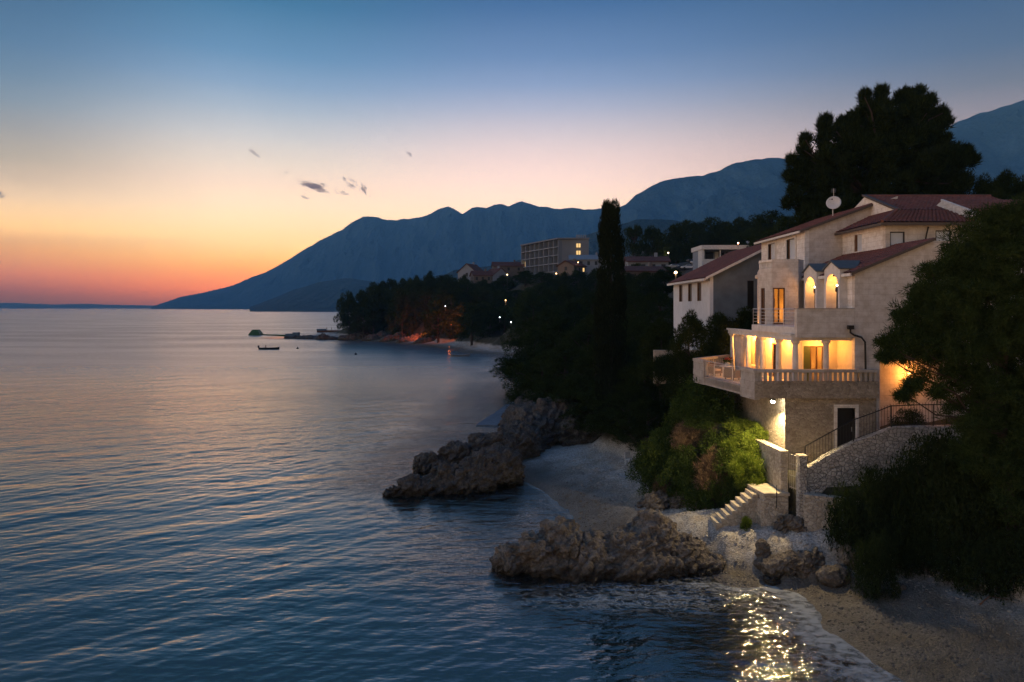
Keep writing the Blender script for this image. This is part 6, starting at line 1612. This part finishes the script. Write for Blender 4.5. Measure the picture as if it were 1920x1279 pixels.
# ------------------------------------------------------------------ street and garden lamps
M_post = plain('lamp_post', (0.10, 0.10, 0.10), .5)
def lamp(px, py, Y, power, col, label, r=.16, glowv=60, name='street_lamp', post=True, cat='lamp', up=False):
    c = W(px, py, Y); zb = tz(c.x, Y); 
    if c.z - zb > 16 or name == 'garden_lamp': zb = c.z - 1.2
    e = empty(name, (c.x, Y, zb), label, cat)
    MB().lathe((c.x, Y, zb - .3), [(.09, 0), (.07, .4), (.045, c.z - zb + .2), (.03, c.z - zb + .3 - r * 1.05)], 8).build('post', M_post, e)
    h = MB().ball((c.x, Y, c.z), (r, r, r * .9), 10, 6); h.build('lamp_head', glow('lamp_light', tuple(col), glowv), e, True)
    MB().lathe((c.x, Y, c.z + r * .86), [(r * 1.3, 0), (r * .9, .05), (.03, .12)], 10).build('cap', M_post, e)
    if up:
        l = bpy.data.lights.new('lamp_light', 'SPOT'); l.energy = power; l.color = col[:3]; l.shadow_soft_size = r; l.spot_size = math.radians(150); l.spot_blend = .4
        o = bpy.data.objects.new('lamp_light', l); COL.objects.link(o); o.location = (c.x, Y + .1, c.z + r + .12); o.rotation_euler = Vector((.1, -.85, -.5)).to_track_quat('Z', 'Y').to_euler()
    else: point('lamp_light', (c.x - .02, Y - r - .12, c.z - .05), power, col[:3], r)
lamp(1267, 511, 88, 90, (1.0, .60, .28), 'street lamp glowing just left of the white house roof', .16, 40)
lamp(1384, 456, 164, 60, (1.0, .50, .26), 'street lamp above the flat roofed white house', .18, 30)
lamp(1253, 474, 203, 250, (1.0, .72, .45), 'car park lamp post beside the parked cars', .2, 10)
lamp(1043, 513, 250, 50, (1.0, .58, .24), 'street lamp at the foot of the concrete hotel block', .24, 9)
lamp(951, 515, 285, 60, (1.0, .62, .30), 'small lamp beside the tan house above the headland', .22, 14)
lamp(948, 563, 212, 380, (1.0, .50, .18), 'orange lamp in the trees above the far beach', .18, 8, 'garden_lamp')
lamp(937, 595, 196, 8, (.9, .95, 1.0), 'tiny white lamp in the trees, the left one of two above the far beach', .11, 14, 'garden_lamp')
lamp(958, 604, 186, 12, (.9, .95, 1.0), 'tiny white lamp in the trees, the right one of two above the far beach', .13, 16, 'garden_lamp')
lamp(835, 574, 236, 8, (.8, .9, 1.0), 'tiny white lamp high in the headland wood', .13, 10, 'garden_lamp')
lamp(1084, 492, 252, 15, (1.0, .55, .22), 'porch lamp of the small house before the hotel block', .2, 10, 'garden_lamp')
lamp(846, 609, 232, 7000, (1.0, .17, .03), 'red orange lamp glowing among the trees behind the far cove', .10, 1.5, 'garden_lamp', up=True)
lamp(790, 626, 252, 9000, (1.0, .15, .04), 'red lamp lighting the rocks and trunks of the far headland', .10, 1.2, 'garden_lamp', up=True)
lamp(842, 650, 219, 60, (1.0, .20, .04), 'red lamp at the water edge of the far cove', .10, 1.0, 'garden_lamp')

# ------------------------------------------------------------------ on the water
M_hull = plain('dark_hull', (0.03, 0.028, 0.03), .4); M_hullp = plain('pale_hull', (0.34, 0.36, 0.38), .5); M_skin = plain('skin', (0.30, 0.18, 0.12), .6, .05); M_shirt = plain('dark_cloth', (0.05, 0.05, 0.06), .9); M_hair = plain('dark_hair', (0.015, 0.012, 0.01), .7)
def hull(L, B, D, m, e, x0, y0, z0=0.0, rot=0.0):
    n = 14; prof = [(-.5, .72), (-.3, .95), (0, 1.0), (.2, .92), (.35, .68), (.45, .36), (.5, .05)]
    vs = []; K = 9; xs = np.linspace(-.5, .5, n)
    for i, t in enumerate(xs):
        hb = B / 2 * float(np.interp(t, [p[0] for p in prof], [p[1] for p in prof])); sheer = D + max(0, t) ** 2 * D * 1.6
        for k in range(K):
            a = math.pi * k / (K - 1); w = math.cos(a); vs.append((t * L, hb * (abs(w) ** .6) * (1 if w > 0 else -1), sheer - (math.sin(a) ** .7) * (D + sheer * .35 + .15)))
    inner = [(x * .97, y * .86, max(z, .05) if z < D * .6 else z) for x, y, z in vs]
    nv = len(vs); fs = []
    for i in range(n - 1):
        for k in range(K - 1):
            a, b, c, d = i*K+k, i*K+k+1, (i+1)*K+k+1, (i+1)*K+k
            fs.append((a, b, c, d)); fs.append((nv+d, nv+c, nv+b, nv+a))
        for k in (0, K - 1): fs.append((i*K+k, (i+1)*K+k, nv+(i+1)*K+k, nv+i*K+k))
    fs.append(tuple(range(K - 1, -1, -1)))
    q = Matrix.Translation((x0, y0, z0)) @ Matrix.Rotation(rot, 4, 'Z')
    mesh_obj('hull', [tuple(q @ Vector(p)) for p in vs + inner], fs, m, e, True); return q
PERSON = {}
def person(key, joints, bones, rad, loc, rot, label, head):
    """one continuous body grown along a skeleton; hair and clothing are its children"""
    if key not in PERSON:
        me = bpy.data.meshes.new('sk'); me.from_pydata(joints, bones, []); o = bpy.data.objects.new('sk', me); COL.objects.link(o)
        md = o.modifiers.new('s', 'SKIN'); md.use_smooth_shade = True
        for i, r in enumerate(rad): me.skin_vertices[0].data[i].radius = (r, r)
        me.skin_vertices[0].data[0].use_root = True
        o.modifiers.new('u', 'SUBSURF').levels = 2
        ev = o.evaluated_get(bpy.context.evaluated_depsgraph_get()); m2 = bpy.data.meshes.new_from_object(ev); bpy.data.objects.remove(o)
        m2.materials.clear(); m2.materials.append(M_skin); m2.name = 'person'; PERSON[key] = m2
    o = bpy.data.objects.new('person', PERSON[key]); COL.objects.link(o); o.location = loc; o.rotation_euler = (0, 0, rot); tag(o, label, 'person')
    def child(nm, mb, m):
        me = bpy.data.meshes.new(nm); me.from_pydata(mb.v, [], mb.f); me.update(); me.materials.append(m); me.polygons.foreach_set('use_smooth', np.ones(len(me.polygons), dtype=bool))
        c = bpy.data.objects.new(nm, me); COL.objects.link(c); c.parent = o
    hx, hy, hz = head
    child('hair', MB().ball((hx + .015, hy, hz + .05), (.105, .10, .10), 12, 8), M_hair)
    return o, child
SIT_J = [(0, 0, .46), (0, 0, .70), (-.02, 0, .95), (-.03, 0, 1.05), (-.05, 0, 1.18), (-.06, 0, 1.28), (0, .17, .93), (-.10, .24, .70), (-.30, .20, .62), (-.37, .19, .61), (0, -.17, .93), (.10, -.26, .68), (.22, -.24, .52), (.27, -.23, .48), (-.06, .10, .45), (-.42, .13, .47), (-.45, .13, .08), (-.60, .13, .04), (-.06, -.10, .45), (-.42, -.13, .47), (-.45, -.13, .08), (-.60, -.13, .04)]
SIT_B = [(0, 1), (1, 2), (2, 3), (3, 4), (4, 5), (2, 6), (6, 7), (7, 8), (8, 9), (2, 10), (10, 11), (11, 12), (12, 13), (0, 14), (14, 15), (15, 16), (16, 17), (0, 18), (18, 19), (19, 20), (20, 21)]
SIT_R = [.14, .13, .13, .06, .09, .07, .06, .045, .036, .03, .06, .045, .036, .03, .09, .065, .05, .04, .09, .065, .05, .04]
ST_J = [(0, 0, .92), (0, 0, 1.15), (0, 0, 1.40), (0, 0, 1.50), (-.01, 0, 1.62), (-.01, 0, 1.72), (0, .18, 1.38), (.02, .23, 1.10), (-.05, .22, .86), (-.06, .21, .78), (0, -.18, 1.38), (.02, -.23, 1.10), (-.05, -.22, .86), (-.06, -.21, .78), (0, .10, .86), (0, .11, .48), (.02, .11, .08), (-.14, .12, .04), (0, -.10, .86), (0, -.11, .48), (.02, -.11, .08), (-.14, -.12, .04)]
def boat():
    Y = 221.0; x = (505 - 960) / F * Y
    e = empty('motor_boat', (x, Y, 0), 'small dark open motorboat drifting on the calm bay', 'boat')
    q = hull(6.4, 1.9, .55, M_hull, e, x, Y, 0.0, .05)
    def pb(nm, mb, m): mb.v = [tuple(q @ Vector(p)) for p in mb.v]; return mb.build(nm, m, e)
    pb('bench', MB().box(-1.3, -1.0, -.75, .75, .42, .48), M_wood); pb('bench', MB().box(.6, .9, -.7, .7, .42, .48), M_wood)
    eng = pb('outboard_engine', MB().box(-3.65, -3.2, -.2, .2, .55, 1.25).box(-3.45, -3.3, -.08, .08, -.3, .55), M_dark)
    o, ch = person('sit', SIT_J, SIT_B, SIT_R, q @ Vector((-1.15, 0, .04)), math.pi + .05, 'person in dark clothes sitting in the stern of the small motorboat', (-.06, 0, 1.26))
    ch('shirt', MB().lathe((-.01, 0, .5), [(.155, 0), (.15, .2), (.165, .42), (.10, .5)], 12), M_shirt)
    Y = 189.5; x = (863 - 960) / F * Y
    e = empty('rowing_boat', (x, Y, 0), 'pale rowing boat moored off the far cove', 'boat'); q = hull(5.6, 1.6, .45, M_hullp, e, x, Y, 0.0, .12)
    for bx in (-1.2, .5): b = MB().box(bx, bx + .25, -.62, .62, .33, .38); b.v = [tuple(q @ Vector(p)) for p in b.v]; b.build('bench', M_wood, e)
boat()
for (px, py, lab) in [(558, 654, 'small dark buoy to the right of the motorboat'), (667, 665, 'dark buoy off the headland tip'), (931, 676, 'low dark buoy in front of the rowing boat'), (935, 774, 'dark buoy bobbing by the slipway')]:
    Y = H * F / (py - HY); x = (px - 960) / F * Y
    m = MB().ball((x, Y, .10), (.38, .38, .34) if Y > 150 else (.22, .22, .22), 12, 8); m.lathe((x, Y, .40 if Y > 150 else .3), [(.08, 0), (.06, .25), (.02, .3)], 8)
    tag(m.build('buoy', M_hull, None, True, (x, Y, 0)), lab, 'buoy', 'buoys in the bay')
# inflatable water park, rock jetty, bathing platform
Y = 336.0; x = (480 - 960) / F * Y; s = Y / F
M_gi = plain('green_vinyl', (0.05, 0.12, 0.03), .5, .2, .6); M_bi = plain('blue_vinyl', (0.10, 0.18, 0.26), .5, .15, .6)
mb = MB(); 
for (r, z0, z1, r2) in ((2.9, -.2, .9, 2.5), (2.45, .9, 1.9, 1.9), (1.85, 1.9, 2.7, 1.35)):
    mb.add([(x + sx * rr, Y + sy * rr, z) for z, rr in ((z0, r), (z1, r2)) for sx, sy in ((-1, -1), (1, -1), (1, 1), (-1, 1))], [(3, 2, 1, 0), (4, 5, 6, 7), (0, 1, 5, 4), (1, 2, 6, 5), (2, 3, 7, 6), (3, 0, 4, 7)])
tag(mb.build('inflatable_climber', M_gi, None, False, (x, Y, 0)), 'green stepped inflatable pyramid floating at the end of the rock jetty', 'water toy')
mb = MB(); x1 = x + 3.2; x2 = (536 - 960) / F * 322
mb.tube([(x1, Y, .15), ((x1 + x2) / 2, 330, .2), (x2, 322, .25)], [.35, .4, .5], 10)
tag(mb.build('inflatable_walkway', M_gi, None, True, (x1, Y, 0)), 'long low inflatable walkway between the green pyramid and the blue float', 'water toy')
x3 = (548 - 960) / F * 316
mb = MB().box(x3 - 2.6, x3 + .5, 314, 318, -.2, 1.5).box(x3 + .5, x3 + 3.0, 314.5, 318, -.2, 2.1)
tag(mb.build('inflatable_float', M_bi, None, False, (x3, 316, 0)), 'blue and white inflatable block beside the tip of the rock jetty', 'water toy')
rock('rock_jetty', [(((px - 960) / F * yy, yy, .0), (5.0, 2.6, 1.5)) for px, yy in ((556, 300), (574, 297), (592, 294), (610, 291), (628, 289), (645, 289))] + [((-80, 288.5, .4), (3, 2, 2.2)), ((-66, 286, .3), (7, 3, 2.2))], .35, M_rock2, 'long low rock jetty running out from the far headland', .6, .35, 31, 'jetty')
Y = 372.0; xa, xb = (594 - 960) / F * Y, (640 - 960) / F * Y
e = empty('bathing_platform', (xa, Y, 0), 'floating bathing platform behind the rock jetty', 'platform')
MB().box(xa, xb, Y, Y + 6, -.3, 1.1).build('deck', M_wood, e); MB().box(xa - .1, xa + 4, Y - .15, Y + 4, 1.1, 1.9).build('kiosk', M_bi, e)
for k in range(6): MB().tube([(xa + 1 + k * 2.3, Y + .2, 1.1), (xa + 1 + k * 2.3, Y + .2, 2.0)], .05, 5).build('post', M_dark, e)
for (dx, dy, lab) in ((5.0, 1.5, 'person standing at the left of two on the bathing platform'), (7.4, 2.5, 'person standing at the right of two on the bathing platform')):
    o, ch = person('stand', ST_J, SIT_B, SIT_R, (xa + dx, Y + dy, 1.1), 2.0 + dx, lab, (-.01, 0, 1.68))
    ch('shorts', MB().lathe((0, 0, .62), [(.19, 0), (.18, .2), (.165, .36)], 12), M_shirt)
# low rocks along the water line of the far headland and slipway by the cliff
for k, (px, Y, r) in enumerate([(668, 284, 3.0), (700, 277, 3.4), (735, 268, 3.2), (765, 259, 3.0), (795, 250, 2.6)]):
    x = (px - 960) / F * Y
    rock('shore_rock', [((x, Y, .4), (r * 1.5, r * .8, r * .75)), ((x + r, Y + 1, .8), (r, r * .8, r))], .3, M_rock2, 'dark rock bank on the water line of the far headland', .6, .4, 40 + k, 'rock', 'rock banks of the far headland')
a, b = W(893, 797, 78.5), W(975, 760, 95)
mb = MB(); mb.add([(a.x, 78.2, -.15), (a.x + 2.4, 77.6, -.15), (1.6, 92.5, .35), (-.2, 93.5, .35), (a.x, 78.2, .10), (a.x + 2.4, 77.6, .10), (1.6, 92.5, .6), (-.2, 93.5, .6)], [(3, 2, 1, 0), (4, 5, 6, 7), (0, 1, 5, 4), (1, 2, 6, 5), (2, 3, 7, 6), (3, 0, 4, 7)])
tag(mb.build('slipway', P_grey, None, False, (a.x, 78, 0)), 'flat grey concrete slipway sloping into the sea beside the rock cliff', 'slipway')
mb = MB(); mb.tube([(19.6, 28.6, tz(19.6, 28.6) + .05), (20.2, 28.9, tz(20.2, 28.9) + .12), (20.9, 28.7, tz(20.9, 28.7) + .06)], [.03, .025, .012], 6)
tag(mb.build('driftwood', M_wood, None, True, (20.2, 28.8, 1)), 'brown driftwood branch lying on the pebbles at the right', 'driftwood')
